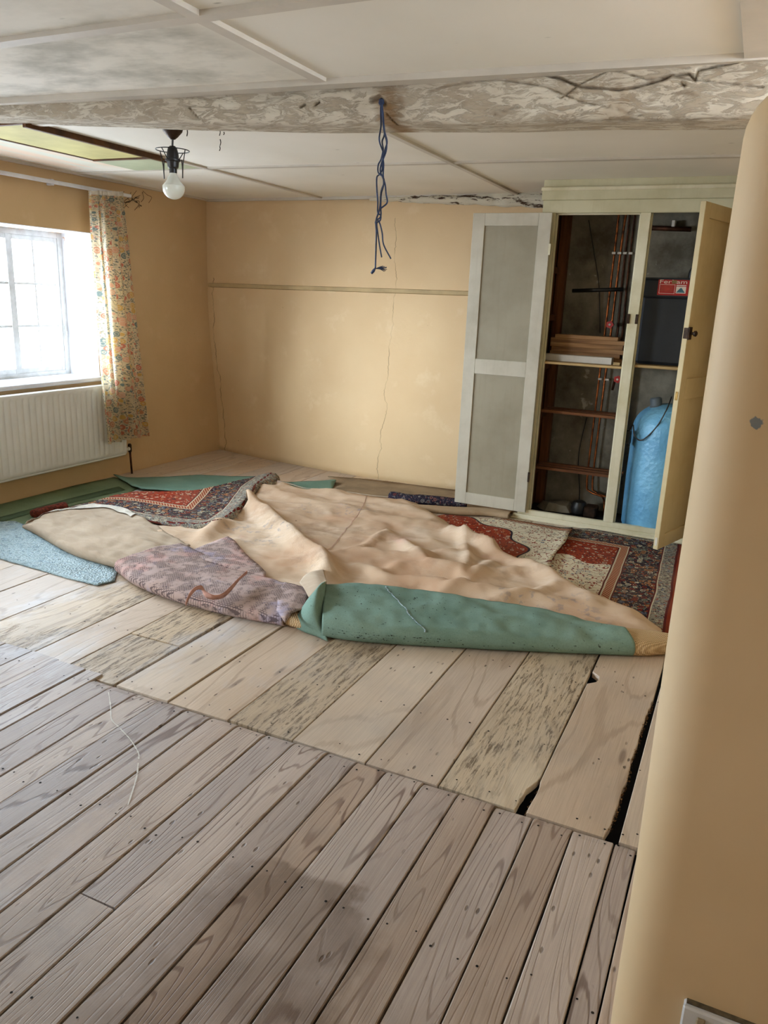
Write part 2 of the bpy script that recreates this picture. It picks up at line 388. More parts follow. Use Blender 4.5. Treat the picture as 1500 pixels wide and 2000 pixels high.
RED, NAVY, CREAM, SAGE, GOLD, SLATE, MAR = (140, 52, 34), (40, 34, 46), (206, 196, 168), (128, 138, 122), (182, 122, 74), (98, 108, 128), (92, 34, 34)
def mat_persian(name, kind):
    t = NT(name, .95, .05); O = t.obj(); X = t.sep(O)
    if kind in ('right', 'medallion'):      # object coords = world coords for the rugs
        wob = t.ma('MULTIPLY', t.ma('SUBTRACT', t.noise(O, 2.2, 2), .5), .03)
        d1 = t.ma('SUBTRACT', t.ma('ADD', t.ma('MULTIPLY', t.ma('SUBTRACT', X[1], 4.5), -.045), -.195), X[0])
        d2 = t.ma('SUBTRACT', 5.31, X[1]) if kind == 'right' else t.ma('SUBTRACT', t.ma('ADD', 5.42, t.ma('MULTIPLY', t.ma('ADD', X[0], .9), -.12)), X[1])
        if kind == 'medallion': d1 = 5.0
        d = t.ma('ADD', t.ma('MINIMUM', d1, d2), wob)
    else:                                    # folded corner: distance from the uv edges
        U = t.sep(t.uv()); d = t.ma('MINIMUM', U[0], U[1])
    seedv = {'right': 0., 'medallion': 5., 'corner': 9.}[kind]
    navy = persian_cols(t, O, NAVY, [RED, SAGE, GOLD, CREAM, RED, SLATE, GOLD], 24, lines=(150, 146, 128), seed=seedv+1)
    guard = persian_cols(t, O, (150, 146, 132), [NAVY, RED, SLATE, NAVY, CREAM], 48, lines=(70, 56, 56), seed=seedv+2, dens=.4)
    field = persian_cols(t, O, (226, 216, 190), [RED, SLATE, RED, CREAM, SAGE, MAR, CREAM], 19, lines=(140, 66, 56), seed=seedv+3, dens=.27)
    redf = persian_cols(t, O, (150, 58, 36), [NAVY, CREAM, MAR, CREAM, GOLD], 20, lines=(96, 40, 36), seed=seedv+4, dens=.26)
    stripe = t.mix(t.mr(t.ma('PINGPONG', t.ma('MULTIPLY', t.ma('ADD', X[0], X[1]), 40.), .5), .2, .3), RED, (190, 150, 116))
    c = navy
    def band(c, lo, col): return t.mix(t.ma('GREATER_THAN', d, lo), c, col)
    c = t.mix(0.0, (134, 56, 36), navy)
    c = band(c, .004 if kind == 'corner' else .030, MAR); c = band(c, .009 if kind == 'corner' else .042, guard); c = band(c, .112, CREAM); c = band(c, .118, MAR); c = band(c, .126, navy)
    c = band(c, .318, MAR); c = band(c, .326, CREAM); c = band(c, .332, stripe); c = band(c, .375, CREAM); c = band(c, .383, MAR)
    inner = field
    if kind == 'corner': inner = redf
    if kind == 'medallion':
        md = t.vm('DISTANCE', t.com(X[0], X[1], 0.0), (-1.85, 4.25, 0.))
        sca = t.ma('MULTIPLY', t.ma('SINE', t.ma('MULTIPLY', t.ma('ARCTAN2', t.ma('SUBTRACT', X[1], 4.25), t.ma('ADD', X[0], 1.85)), 13.)), .035)
        mdd = t.ma('ADD', md, sca)
        inner = t.mix(t.ma('LESS_THAN', mdd, .80), inner, CREAM); inner = t.mix(t.ma('LESS_THAN', mdd, .79), inner, NAVY)
        inner = t.mix(t.ma('LESS_THAN', mdd, .775), inner, redf)
    if kind == 'right':   # red spandrel in the corner of the field
        wig = t.ma('MULTIPLY', t.ma('SINE', t.ma('MULTIPLY', X[0], 24.)), .035)
        sp = t.ma('GREATER_THAN', t.ma('ADD', t.ma('ADD', X[1], wig), t.ma('MULTIPLY', X[0], .15)), 4.42)
        inner = t.mix(sp, inner, redf)
    c = band(c, .392, inner)
    pile = t.noise(O, 260, 2, .6)
    c = t.mix(t.mr(t.noise(O, 3, 3), .35, .65, 0, .15), c, (150, 130, 112))
    c = t.mix(t.mr(pile, .4, .7, 0, .18), c, (40, 30, 30))
    return t.out(c, t.bump(pile, .6, .004))
M['persian_right'] = mat_persian('persian_rug_pile_border', 'right')
M['persian_med'] = mat_persian('persian_rug_pile_medallion', 'medallion')
M['persian_corner'] = mat_persian('persian_rug_pile_corner', 'corner')
def mat_navyroll():
    t = NT('navy_patterned_pile', .95, .05); O = t.obj()
    c = persian_cols(t, O, (46, 42, 54), [(110, 60, 56), (120, 118, 116), (60, 54, 70), (140, 96, 88)], 28, lines=(88, 84, 92), seed=2.)
    return t.out(c, t.bump(t.noise(O, 200, 2), .5, .004))
M['navy_roll'] = mat_navyroll()
M['fringe'] = simple('rust_red_rug_edge', (134, 58, 38), .95, .3, 60, .6)
M['hardboard'] = simple('brown_hardboard', (158, 136, 108), .85, .12, 4, .1)
def mat_curtain():
    t = NT('floral_cotton_curtain', .9, .05); U = t.uv()
    o = t.vm('ADD', t.sc(U, .5, 1.9, 0.), t.vm('SCALE', t.noise(t.sc(U, .5, 1.9, 0.), 30, 2, .5, col=True), .01))
    c = t.mix(t.mr(t.noise(o, 9, 3), .4, .6), (218, 204, 172), (226, 214, 186))
    v = t.vor(o, 20, rand=.95); cs = t.sep(v[1])
    colr = t.ramp(cs[0], [(0, (206, 132, 112)), (.22, (216, 182, 116)), (.45, (222, 176, 150)), (.62, (122, 140, 140)), (.8, (204, 150, 120))], 'CONSTANT')
    c = t.mix(t.mr(v[0], .40, .44, 1, 0), c, colr)
    c = t.mix(t.mr(t.ma('ABSOLUTE', t.ma('SUBTRACT', v[0], .22)), .03, .05, .55, 0), c, (226, 214, 186))
    v2 = t.vor(t.vm('MULTIPLY', t.vm('ADD', o, (3., 1., 0.)), (1., 1.7, 1.)), 52); sg = t.ma('PINGPONG', t.ma('MULTIPLY', t.noise(o, 13, 2, .5), 8.), .5)
    c = t.mix(t.ma('MULTIPLY', t.mr(sg, .06, .10, 1, 0), t.ma('MULTIPLY', t.mr(v[0], .44, .48), .7)), c, (128, 134, 124))
    lf = t.ma('MULTIPLY', t.mr(v2[0], .33, .38, .85, 0), t.mr(v[0], .42, .46))
    lcol = t.ramp(t.sep(v2[1])[1], [(0, (96, 112, 110)), (.4, (130, 138, 118)), (.6, (214, 172, 146)), (.8, (112, 118, 128))], 'CONSTANT')
    c = t.mix(lf, c, lcol)
    t.out(c, t.bump(t.noise(o, 300, 2), .2, .002))
    tr = t.n('ShaderNodeBsdfTranslucent'); t.set(tr.inputs[0], c); ms = t.n('ShaderNodeMixShader'); ms.inputs[0].default_value = .55
    t.t.links.new(t.p.outputs[0], ms.inputs[1]); t.t.links.new(tr.outputs[0], ms.inputs[2])
    t.t.links.new(ms.outputs[0], t.t.nodes['Material Output'].inputs[0]); return t.m
M['curtain'] = mat_curtain()
def mat_beam():
    t = NT('limewashed_flaking_oak', .85, .15); P = t.pos()
    g = t.noise(t.sc(P, 6, 22, 22), 1, 6, .68)
    fl = t.noise(t.sc(P, 5, 16, 16), 2.3, 9, .72, .7)
    c = t.mix(t.mr(g, .35, .65), (182, 170, 150), (160, 148, 130))          # bare grey wood
    m = t.mr(fl, .45, .53)
    c = t.mix(m, c, t.mix(t.mr(t.noise(P, 7, 4), .4, .6), (196, 187, 169), (206, 199, 182)))
    m3 = t.mr(t.noise(t.sc(P, 3, 16, 16), 1.3, 5, .7), .62, .70, 0, .5)
    c = t.mix(m3, c, (132, 114, 94))
    br = t.ma('MULTIPLY', t.mr(t.noise(t.vm('ADD', P, (3., 0., 0.)), 3.4, 4, .6), .56, .66), t.mr(t.sep(P)[0], -1.3, -.5, .15, .8))
    c = t.mix(t.ma('MULTIPLY', br, .6), c, (138, 106, 66))
    rs = t.vm('DISTANCE', t.vm('MULTIPLY', P, (1., 0., .45)), (-1.36, 0., .97))
    c = t.mix(t.ma('MULTIPLY', t.mr(t.ma('ADD', rs, t.ma('MULTIPLY', t.noise(P, 18, 3), .06)), .05, .10, .8, 0), 1.), c, (128, 92, 46))
    at = t.n('ShaderNodeAttribute', attribute_name='crack')
    c = t.mix(t.ma('MULTIPLY', at.outputs['Fac'], .85), c, (70, 48, 30))
    h = t.ma('ADD', t.ma('MULTIPLY', m, .35), t.ma('MULTIPLY', g, .8))
    return t.out(c, t.bump(h, .7, .008))
M['beam'] = mat_beam()
def mat_rotbeam():
    t = NT('rotten_painted_wallplate', .85, .15); P = t.pos()
    c = t.mix(t.mr(t.noise(t.sc(P, 4, 20, 20), 1.3, 5, .7), .54, .60), (204, 196, 176), (70, 52, 38))
    return t.out(c, t.bump(t.noise(t.sc(P, 8, 30, 30), 1, 6, .7), .8, .01))
M['rotbeam'] = mat_rotbeam()
def mat_bulb():
    t = NT('pearl_glass_bulb', .25, .5); t.p.inputs['Base Color'].default_value = lin((222, 224, 212))
    t.p.inputs['Transmission Weight'].default_value = .12; t.p.inputs['Subsurface Weight'].default_value = 0; return t.m
M['bulb'] = mat_bulb()
M['twine'] = simple('blue_polypropylene_twine', (46, 62, 98), .5, .2, 60, .3)
M['brass'] = simple('dull_brass', (150, 118, 64), .4, .2, 20, .1, metal=.7)
def mat_glass():
    t = NT('window_glass'); t.t.nodes.remove(t.p)
    tr = t.n('ShaderNodeBsdfTransparent'); gl = t.n('ShaderNodeBsdfGlossy'); gl.inputs['Roughness'].default_value = .02
    tr.inputs[0].default_value = (.95, .97, .97, 1)
    fr = t.n('ShaderNodeFresnel'); fr.inputs[0].default_value = 1.45; ms = t.n('ShaderNodeMixShader')
    ge = t.n('ShaderNodeNewGeometry')
    fac = t.ma('MULTIPLY', fr.outputs[0], t.ma('SUBTRACT', 1.0, ge.outputs['Backfacing']))   # inner faces of the thin pane do not trap light
    t.t.links.new(fac, ms.inputs[0]); t.t.links.new(tr.outputs[0], ms.inputs[1]); t.t.links.new(gl.outputs[0], ms.inputs[2])
    t.t.links.new(ms.outputs[0], t.t.nodes['Material Output'].inputs[0]); return t.m
M['glass'] = mat_glass()
M['lbl_red'] = simple('label_red_print', (176, 40, 36), .6, .08, 30, .02)
M['lbl_white'] = simple('label_white_print', (222, 206, 192), .6, .04, 30, .02)
M['lbl_teal'] = simple('label_teal_print', (70, 112, 124), .6, .1, 60, .02)
M['smudge'] = simple('brown_smudge', (142, 116, 76), .8, .1, 60, .02)
M['socket'] = simple('socket_white_plastic', (206, 206, 206), .4, .03, 5, .02, spec=.5)
M['grime'] = simple('socket_grime', (122, 108, 84), .8, .25, 40, .3)
M['tan_plastic'] = simple('tan_switch_plastic', (178, 158, 124), .4, .1, 30, .05)

# ------------------------------------------------------------------ mesh helpers
def link(name, bm, m, parent=None, smooth=False, mods=None):
    me = bpy.data.meshes.new(name); bm.normal_update(); bm.to_mesh(me); bm.free()
    o = bpy.data.objects.new(name, me); C.objects.link(o); me.materials.append(M[m] if isinstance(m, str) else m)
    if smooth:
        for p in me.polygons: p.use_smooth = True
    if parent: o.parent = parent
    return o
def smooth_angle(o, deg=40):
    me = o.data
    for p in me.polygons: p.use_smooth = True
    try: me.set_sharp_from_angle(angle=math.radians(deg))
    except Exception: pass
    return o
def box(bm, x0, x1, y0, y1, z0, z1, bev=0.0):
    r = bmesh.ops.create_cube(bm, size=1)['verts']
    for v in r: v.co = Vector(((x0+x1)/2 + v.co.x*(x1-x0), (y0+y1)/2 + v.co.y*(y1-y0), (z0+z1)/2 + v.co.z*(z1-z0)))
    if bev > 0:
        es = list({e for v in r for e in v.link_edges})
        bmesh.ops.bevel(bm, geom=es, offset=bev, segments=1, affect='EDGES', clamp_overlap=True)
    return r
def B(name, dims, m, parent=None, bev=.002):
    bm = bmesh.new()
    for d in (dims if isinstance(dims[0], (tuple, list)) else [dims]): box(bm, *d, bev=bev)
    return link(name, bm, m, parent)
def tube(bm, pts, r, seg=8, cap=True):
    pts = [Vector(p) for p in pts]; rs = r if isinstance(r, (list, tuple)) else [r]*len(pts)
    rings = []; up = None
    for i, p in enumerate(pts):
        d = (pts[min(i+1, len(pts)-1)] - pts[max(i-1, 0)]).normalized()
        if up is None:
            up = Vector((0, 0, 1)) if abs(d.z) < .9 else Vector((1, 0, 0))
        a = d.cross(up).normalized(); up = a.cross(d).normalized()
        rings.append([bm.verts.new(p + (a*cos(2*pi*k/seg) + up*sin(2*pi*k/seg))*rs[i]) for k in range(seg)])
    for a, b in zip(rings, rings[1:]):
        for k in range(seg): bm.faces.new((a[k], a[(k+1) % seg], b[(k+1) % seg], b[k]))
    if cap: bm.faces.new(rings[0][::-1]); bm.faces.new(rings[-1])
def spline(pts, n=8):
    P = [Vector(p) for p in pts]; P = [P[0]*2-P[1]] + P + [P[-1]*2-P[-2]]; out = []
    for i in range(1, len(P)-2):
        for k in range(n):
            t = k/n; a, b, c, d = P[i-1:i+3]
            out.append(.5*((2*b) + (-a+c)*t + (2*a-5*b+4*c-d)*t*t + (-a+3*b-3*c+d)*t**3))
    out.append(P[-2]); return out
def T(name, pts, r, m, parent=None, seg=8):
    bm = bmesh.new(); tube(bm, pts, r, seg); return link(name, bm, m, parent, True)
def lathe(bm, prof, c, seg=24, axis=(0, 0, 1)):
    ax = Vector(axis).normalized(); u = ax.orthogonal().normalized(); v = ax.cross(u); c = Vector(c); rings = []
    for r, h in prof:
        rings.append([bm.verts.new(c + ax*h + (u*cos(2*pi*k/seg) + v*sin(2*pi*k/seg))*max(r, 1e-4)) for k in range(seg)])
    for a, b in zip(rings, rings[1:]):
        for k in range(seg): bm.faces.new((a[k], a[(k+1) % seg], b[(k+1) % seg], b[k]))
    bm.faces.new(rings[0][::-1]); bm.faces.new(rings[-1])
def L(name, prof, c, m, parent=None, seg=24, axis=(0, 0, 1)):
    bm = bmesh.new(); lathe(bm, prof, c, seg, axis); bmesh.ops.recalc_face_normals(bm, faces=bm.faces)
    return smooth_angle(link(name, bm, m, parent), 35)
def thing(name, label, cat, loc=(0, 0, 0), group=None):
    o = bpy.data.objects.new(name, None); C.objects.link(o); o.location = loc; o.empty_display_size = .05
    o['label'] = label; o['category'] = cat
    if group: o['group'] = group
    return o
def rebase(o, loc):
    """parent objects keep world coordinates in their mesh; move the mesh so that the parent sits at loc"""
    for c in o.children:
        c.location = -Vector(loc)
    o.location = loc
def tag(o, label, cat, group=None):
    o['label'] = label; o['category'] = cat
    if group: o['group'] = group
    return o
def struct(o): o['kind'] = 'structure'; return o

# ------------------------------------------------------------------ room shell
H = 2.26; XL = -4.58
def wall_holes(name, holes, x0, x1, ya, yb, m):
    """wall between x0 and x1, running ya..yb, with rectangular openings (y0,y1,z0,z1)"""
    bm = bmesh.new(); y = ya
    for (a, b, c, d) in holes:
        box(bm, x0, x1, y, a, -.1, H+.05); box(bm, x0, x1, a, b, -.1, c); box(bm, x0, x1, a, b, d, H+.05); y = b
    box(bm, x0, x1, y, yb, -.1, H+.05)
    return struct(link(name, bm, m))
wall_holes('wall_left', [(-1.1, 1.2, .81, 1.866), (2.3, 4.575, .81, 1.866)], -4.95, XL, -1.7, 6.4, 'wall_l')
# back wall, bowed and uneven as it stands
def backy(x, z):
    pts = [(-4.7, 6.08), (-4.57, 6.07), (-3.74, 5.90), (-2.78, 5.79), (-2.05, 5.83), (-1.4, 5.87), (.3, 5.9)]
    for (a, ya), (b, yb) in zip(pts, pts[1:]):
        if a <= x <= b: y0 = ya + (yb-ya)*(x-a)/(b-a); break
    else: y0 = pts[0][1] if x < pts[0][0] else pts[-1][1]
    y1 = 5.94
    t = min(max(z/1.5, 0), 1); t = t*t*(3-2*t)
    return y0*(1-t) + y1*t + .012*mn.noise(Vector((x*1.2, z*1.3, 0)))
bm = bmesh.new(); nx, nz = 64, 32; G = [[bm.verts.new((-4.9+5.2*i/nx, backy(-4.9+5.2*i/nx, (H+.04)*k/nz), (H+.04)*k/nz-.02)) for k in range(nz+1)] for i in range(nx+1)]
for i in range(nx):
    for k in range(nz): bm.faces.new((G[i][k], G[i+1][k], G[i+1][k+1], G[i][k+1]))
bw = struct(link('wall_back', bm, 'wall', None, True))
sm = bw.modifiers.new('s', 'SOLIDIFY'); sm.thickness = .2; sm.offset = -1
# near wall end on the right: rounded corner and rounded top
bm = bmesh.new(); xl, yn, r0, zt = -.060, 1.2, .075, 1.80
def outline(d):
    r = max(r0-d, .004); p = [(xl+d, 6.2)]
    p += [(xl+d, 1.2 + y) for y in (3., 1.6, .6)]
    for k in range(9):
        a = pi + (pi/2)*k/8; p.append((xl+d+r + r*cos(a), yn+d+r + r*sin(a)))
    p += [(.3, yn+d), (.8, yn+d), (1.45, yn+d), (1.45, 6.2)]
    return p
lv = [(z, 0) for z in [-.03, .25, .5, .75, 1., 1.25, 1.5]] + [(zt-.07+.07*sin(a*pi/16), .07*(1-cos(a*pi/16))) for a in range(0, 9)]
rows = []
for z, d in lv:
    rows.append([bm.verts.new((x + .004*mn.noise(Vector((x*3, y*3, z*3))), y + .006*mn.noise(Vector((x*2.5, z*2.2, 5))), z)) for x, y in outline(d)])
for a, b in zip(rows, rows[1:]):
    for k in range(len(a)): bm.faces.new((a[k], a[(k+1) % len(a)], b[(k+1) % len(a)], b[k]))
bm.faces.new(rows[-1])
struct(smooth_angle(link('wall_right', bm, 'jamb'), 50))
struct(B('wall_upper', (-.045, 1.45, 3.05, 6.2, 1.78, H+.05), 'wall', bev=0))
struct(B('wall_side', (1.45, 1.6, -1.7, 1.3, -.1, H+.05), 'wall', bev=0))
bm = bmesh.new()
box(bm, -4.95, 1.6, -1.85, -1.65, -.1, H+.05)
struct(link('wall_front', bm, 'wall'))
# ceiling with the loft hatch opening
hx0, hx1, hy0, hy1 = -3.96, -3.42, 3.04, 4.0
bm = bmesh.new()
for (a, b, c, d) in ((-4.7, hx0, -1.7, 6.2), (hx1, 1.5, -1.7, 6.2), (hx0, hx1, -1.7, hy0), (hx0, hx1, hy1, 6.2)): box(bm, a, b, c, d, H, H+.05)
struct(link('ceiling', bm, 'ceiling'))
def batten(name, p, q, wdt, th=.012, m='batten', mat_z=H):
    p, q = Vector((p[0], p[1], mat_z)), Vector((q[0], q[1], mat_z)); d = (q-p).normalized(); s = Vector((-d.y, d.x, 0))*wdt/2
    bm = bmesh.new(); n = max(2, int((q-p).length/.25)); rings = []
    for i in range(n+1):
        c = p + (q-p)*i/n; j = .002*mn.noise(c*3)
        rings.append([bm.verts.new(v) for v in (c-s+Vector((0, 0, .002)), c-s*.92+Vector((0, 0, -th+j)), c+s*.92+Vector((0, 0, -th+j)), c+s+Vector((0, 0, .002)))])
    for a, b in zip(rings, rings[1:]):
        for k in range(4): bm.faces.new((a[k], a[(k+1) % 4], b[(k+1) % 4], b[k]))
    bm.faces.new(rings[0]); bm.faces.new(rings[-1][::-1]); bmesh.ops.recalc_face_normals(bm, faces=bm.faces)
    return struct(link(name, bm, m))
batten('trim_1', (-4.56, 2.045), (-.17, 2.045), .055, .014)
batten('trim_2', (-1.59, .2), (-1.59, 2.80), .05, .014)
batten('trim_3', (-.13, .6), (-.13, 2.92), .075, .016)
batten('trim_4', (-3.38, 4.425), (-.12, 4.64), .05, .010)
batten('trim_5', (-1.745, 2.95), (-1.745, 5.92), .035, .012)
batten('trim_6', (-3.40, 4.0), (-3.40, 5.92), .035, .012)
batten('trim_7', (-4.56, 2.545), (-.06, 2.905), .07, .022)
batten('trim_8', (-4.56, 5.935), (-1.40, 5.90), .04, .020)
batten('trim_9', (-4.555, 2.6), (-4.555, 5.93), .04, .014)
batten('trim_10', (-3.46, 3.06), (-2.95, 3.13), .05, .012)
batten('trim_11', (-4.52, 4.44), (-3.44, 4.425), .022, .008)
# loft hatch
hatch = thing('loft_hatch', 'yellowish loft hatch panel in a bare brown wooden frame in the ceiling', 'hatch', (-3.69, 3.52, H))
for d in ((hx1-.005, hx1+.02, hy0-.03, hy1+.06, H-.030, H+.04), (hx0-.02, hx0+.002, hy0-.03, hy1+.02, H-.006, H+.02), (hx0, hx1-.005, hy1-.001, hy1+.018, H-.012, H+.045), (hx0, hx1-.005, hy0-.02, hy0, H-.012, H+.045)):
    B('frame_board', d, 'hatch_frame', hatch)
B('hatch_panel', (hx0, hx1-.005, hy0, hy1, H-.002, H+.01), 'hatch_panel', hatch)
rebase(hatch, hatch.location.copy())
pg = B('ceiling_patch', (hx0-.02, hx1-.01, hy1+.03, hy1+.41, H-.006, H+.001), 'hatch_green'); tag(pg, 'pale green painted panel on the ceiling just beyond the loft hatch', 'panel')
# dado batten on the back wall
bm = bmesh.new(); pr = []
for i in range(31):
    x = -4.56 + 2.74*i/30; z = 1.535 + .012*(x+4.56)/2.7 + .003*mn.noise(Vector((x*2, 0, 0))); y = backy(x, z)+.002
    pr.append([bm.verts.new(v) for v in ((x, y, z+.019), (x, y-.022, z+.015), (x, y-.022, z-.013), (x, y, z-.019))])
for a, b in zip(pr, pr[1:]):
    for k in range(4): bm.faces.new((a[k], a[(k+1) % 4], b[(k+1) % 4], b[k]))
bm.faces.new(pr[0]); bm.faces.new(pr[-1][::-1]); bmesh.ops.recalc_face_normals(bm, faces=bm.faces)
struct(link('trim_12', bm, 'rail_shaded'))
# decayed wall plate along the top of the back wall
bm = bmesh.new(); pr = []
for i in range(121):
    x = -2.95 + 1.56*i/120; t = i/120; zb = 2.225 - .075*t + .012*mn.noise(Vector((x*9, 0, 0))); yy = 5.915 - .05*t
    row = []
    for k in range(7):
        z = H - (H-zb)*k/6; row.append(bm.verts.new((x, yy - .02*sin(pi*k/6) + .016*mn.noise(Vector((x*14, z*40, 2))), z)))
    row.append(bm.verts.new((x, 6.0, zb+.01))); pr.append(row)
for a, b in zip(pr, pr[1:]):
    for k in range(7): bm.faces.new((a[k], b[k], b[k+1], a[k+1]))
wp = link('wall_plate', bm, 'rotbeam', None, True); tag(wp, 'decayed white and brown timber along the top of the back wall left of the cupboard', 'beam')

# ------------------------------------------------------------------ window 1 (seen) and an unseen second one, widened to brighten the near floor
def window(nm, y0, y1, z0, z1, ncas, xin=XL, xo=-4.9, full=True):
    w = bpy.data.objects.new(nm, None); C.objects.link(w); w.location = (xo, (y0+y1)/2, z0); w['kind'] = 'structure'
    def P(name, dims, m, par=w, bev=.002): return B(name, dims, m, par, bev)
    P('reveal_lining', [(xo, xin+.001, y1-.004, y1+.001, z0, z1), (xo, xin+.001, y0-.001, y0+.004, z0, z1), (xo, xin+.001, y0, y1, z1-.004, z1+.001)], 'reveal', bev=0)
    P('window_sill', (xo, xin+.03, y0-.02, y1+.01, z0-.03, z0+.003), 'white_paint', bev=.006)
    ft = .05
    P('outer_frame', [(xo-.03, xo+.02, y0, y0+ft, z0, z1), (xo-.03, xo+.02, y1-ft, y1, z0, z1), (xo-.03, xo+.02, y0+ft, y1-ft, z1-ft*.9, z1), (xo-.03, xo+.02, y0+ft, y1-ft, z0, z0+.035)], 'frame_paint')
    cw = (y1-y0-2*ft)/ncas
    for k in range(ncas):
        a = y0+ft + k*cw; b = a+cw; za, zb = z0+.035, z1-ft*.9; xs = xo + (.012 if k % 2 else .0)
        cs = P('casement', [(xs-.02, xs+.016, a, a+.032, za, zb), (xs-.02, xs+.016, b-.032, b, za, zb), (xs-.02, xs+.016, a+.032, b-.032, zb-.032, zb), (xs-.02, xs+.016, a+.032, b-.032, za, za+.036)], 'frame_paint')
        hh = (zb-za-.068)/3
        for q in (1, 2): B('glazing_bar', (xs-.015, xs+.010, a+.032, b-.032, za+.036+hh*q-.009, za+.036+hh*q+.009), 'frame_paint', cs, .001)
        B('glazing_bar', (xs-.014, xs+.006, (a+b)/2-.008, (a+b)/2+.008, za+.036, zb-.032), 'frame_paint', cs, .001)
        for q in range(3):
            for s in range(2):
                ya, yb = (a+.032, (a+b)/2-.008) if s == 0 else ((a+b)/2+.008, b-.032)
                B('pane', (xs-.006, xs-.003, ya, yb, za+.036+hh*q+.006, za+.036+hh*(q+1)-.006), 'glass', cs, 0)
    if full:   # casement fastener on the right stile
        xs = xo+.02
        h = P('window_catch', [(xs, xs+.006, y1-.042, y1-.020, z0+.27, z0+.37), (xs, xs+.02, y1-.036, y1-.026, z0+.30, z0+.33)], 'frame_paint')
    for c in w.children: c.location = -Vector(w.location)
    return w
window('window_1', 2.3, 4.575, .81, 1.866, 5)
window('window_2', -1.1, 1.2, .81, 1.866, 5, full=False)
# ------------------------------------------------------------------ floor
flo = struct(B('floor', (-4.9, 1.5, -1.7, 6.2, -.16, -.10), 'dark', bev=0))
nplank = 0
def plank(x0, x1, y0, y1, z, m, left=None, right=None, wob=.0025, worn_end=False):
    """one board; left/right give extra inset of the side as a function of y; origin at its middle"""
    global nplank; nplank += 1
    cx, cy = (x0+x1)/2, (y0+y1)/2; n = max(3, int((y1-y0)/.35))
    fine = left or right
    if fine: n = int((y1-y0)/.03)
    bm = bmesh.new(); s = random.random()*99; g = .0028
    top = []; rings = []
    tz = z + random.uniform(-.0022, .0022); roll = random.uniform(-.0016, .0016)
    ys = [y0 + (y1-y0)*i/n for i in range(n+1)]
    if worn_end: ys = ys[:-1] + [y1-.034, y1-.012, y1]
    for i, y in enumerate(ys):
        ez = {len(ys)-1: .0085, len(ys)-2: .0035}.get(i, 0) if worn_end else 0
        a = x0 + g + wob*mn.noise(Vector((s, y*1.6, 0))) + (left(y) if left else 0)
        b = x1 - g + wob*mn.noise(Vector((s+7, y*1.6, 0))) - (right(y) if right else 0)
        bv = .0025
        rings.append([bm.verts.new(v) for v in ((a-cx, y-cy, -.024), (a-cx, y-cy, tz-bv-ez), (a+bv-cx, y-cy, tz-roll-ez), (b-bv-cx, y-cy, tz+roll-ez), (b-cx, y-cy, tz-bv-ez), (b-cx, y-cy, -.024))])
    for a, b in zip(rings, rings[1:]):
        for k in range(5): bm.faces.new((a[k], a[k+1], b[k+1], b[k]))
    bm.faces.new(rings[0][::-1]); bm.faces.new(rings[-1])
    bmesh.ops.recalc_face_normals(bm, faces=bm.faces)
    o = link('plank', bm, m, flo); o.location = (cx, cy, 0); return o
near = [-.094, -.157, -.277, -.396, -.514, -.636, -.755, -.887, -.995, -1.107, -1.233, -1.351, -1.471, -1.588, -1.701, -1.828, -1.939, -2.057, -2.156]
zN = .006
for a, b in zip(near[1:], near):
    ye = 2.036 + random.uniform(-.004, .004)
    if abs(a+1.351) < .01 or abs(a+1.233) < .001 and False:
        plank(a, b, -1.65, 1.176, zN, 'plank_near'); plank(a, b, 1.182, ye, zN, 'plank_near', worn_end=True)
    else: plank(a, b, -1.65, ye, zN, 'plank_near', worn_end=True)
plank(near[0], -.03, -1.65, 2.036, zN, 'plank_near', worn_end=True)
x = -.03
while x < 1.4:
    plank(x, min(x+.125, 1.45), -1.65, 1.195, zN, 'plank_near'); x += .125
xs = [-2.156, -2.245, -2.405, -2.56, -2.72, -2.87, -3.02, -3.17, -3.33, -3.48, -3.63, -3.79, -3.94, -4.1, -4.25, -4.42, -4.58]
for b, a in zip(xs, xs[1:]):
    plank(a, b, -1.65, 2.078 if a > -2.5 else 2.09, zN, 'plank_near')
def jag(y, s, amp): return amp*max(0, .5+mn.noise(Vector((s, y*9, 0)))+.6*mn.noise(Vector((s, y*31, 3))))
def rotw(y): return jag(y, 1, .007) + .007*min(1, (2.95-y)/.3) + .008*min(1, max(0, (2.95-y)/.9)) + .014*max(0, (2.13-y)/.09)
far = [-.06, -.155, -.426, -.71, -.97, -1.255, -1.525, -1.80, -2.06, -2.345, -2.555, -2.944, -3.235, -3.50, -3.78, -4.05, -4.31, -4.58]
mats = ['plank_far', 'plank_far', 'plank_patchy', 'plank_far', 'plank_far', 'plank_worn', 'plank_far', 'plank_far', 'plank_worn', 'plank_far', 'plank_patchy', 'plank_far', 'plank_far', 'plank_far', 'plank_far', 'plank_far', 'plank_far']
FY = 6.12
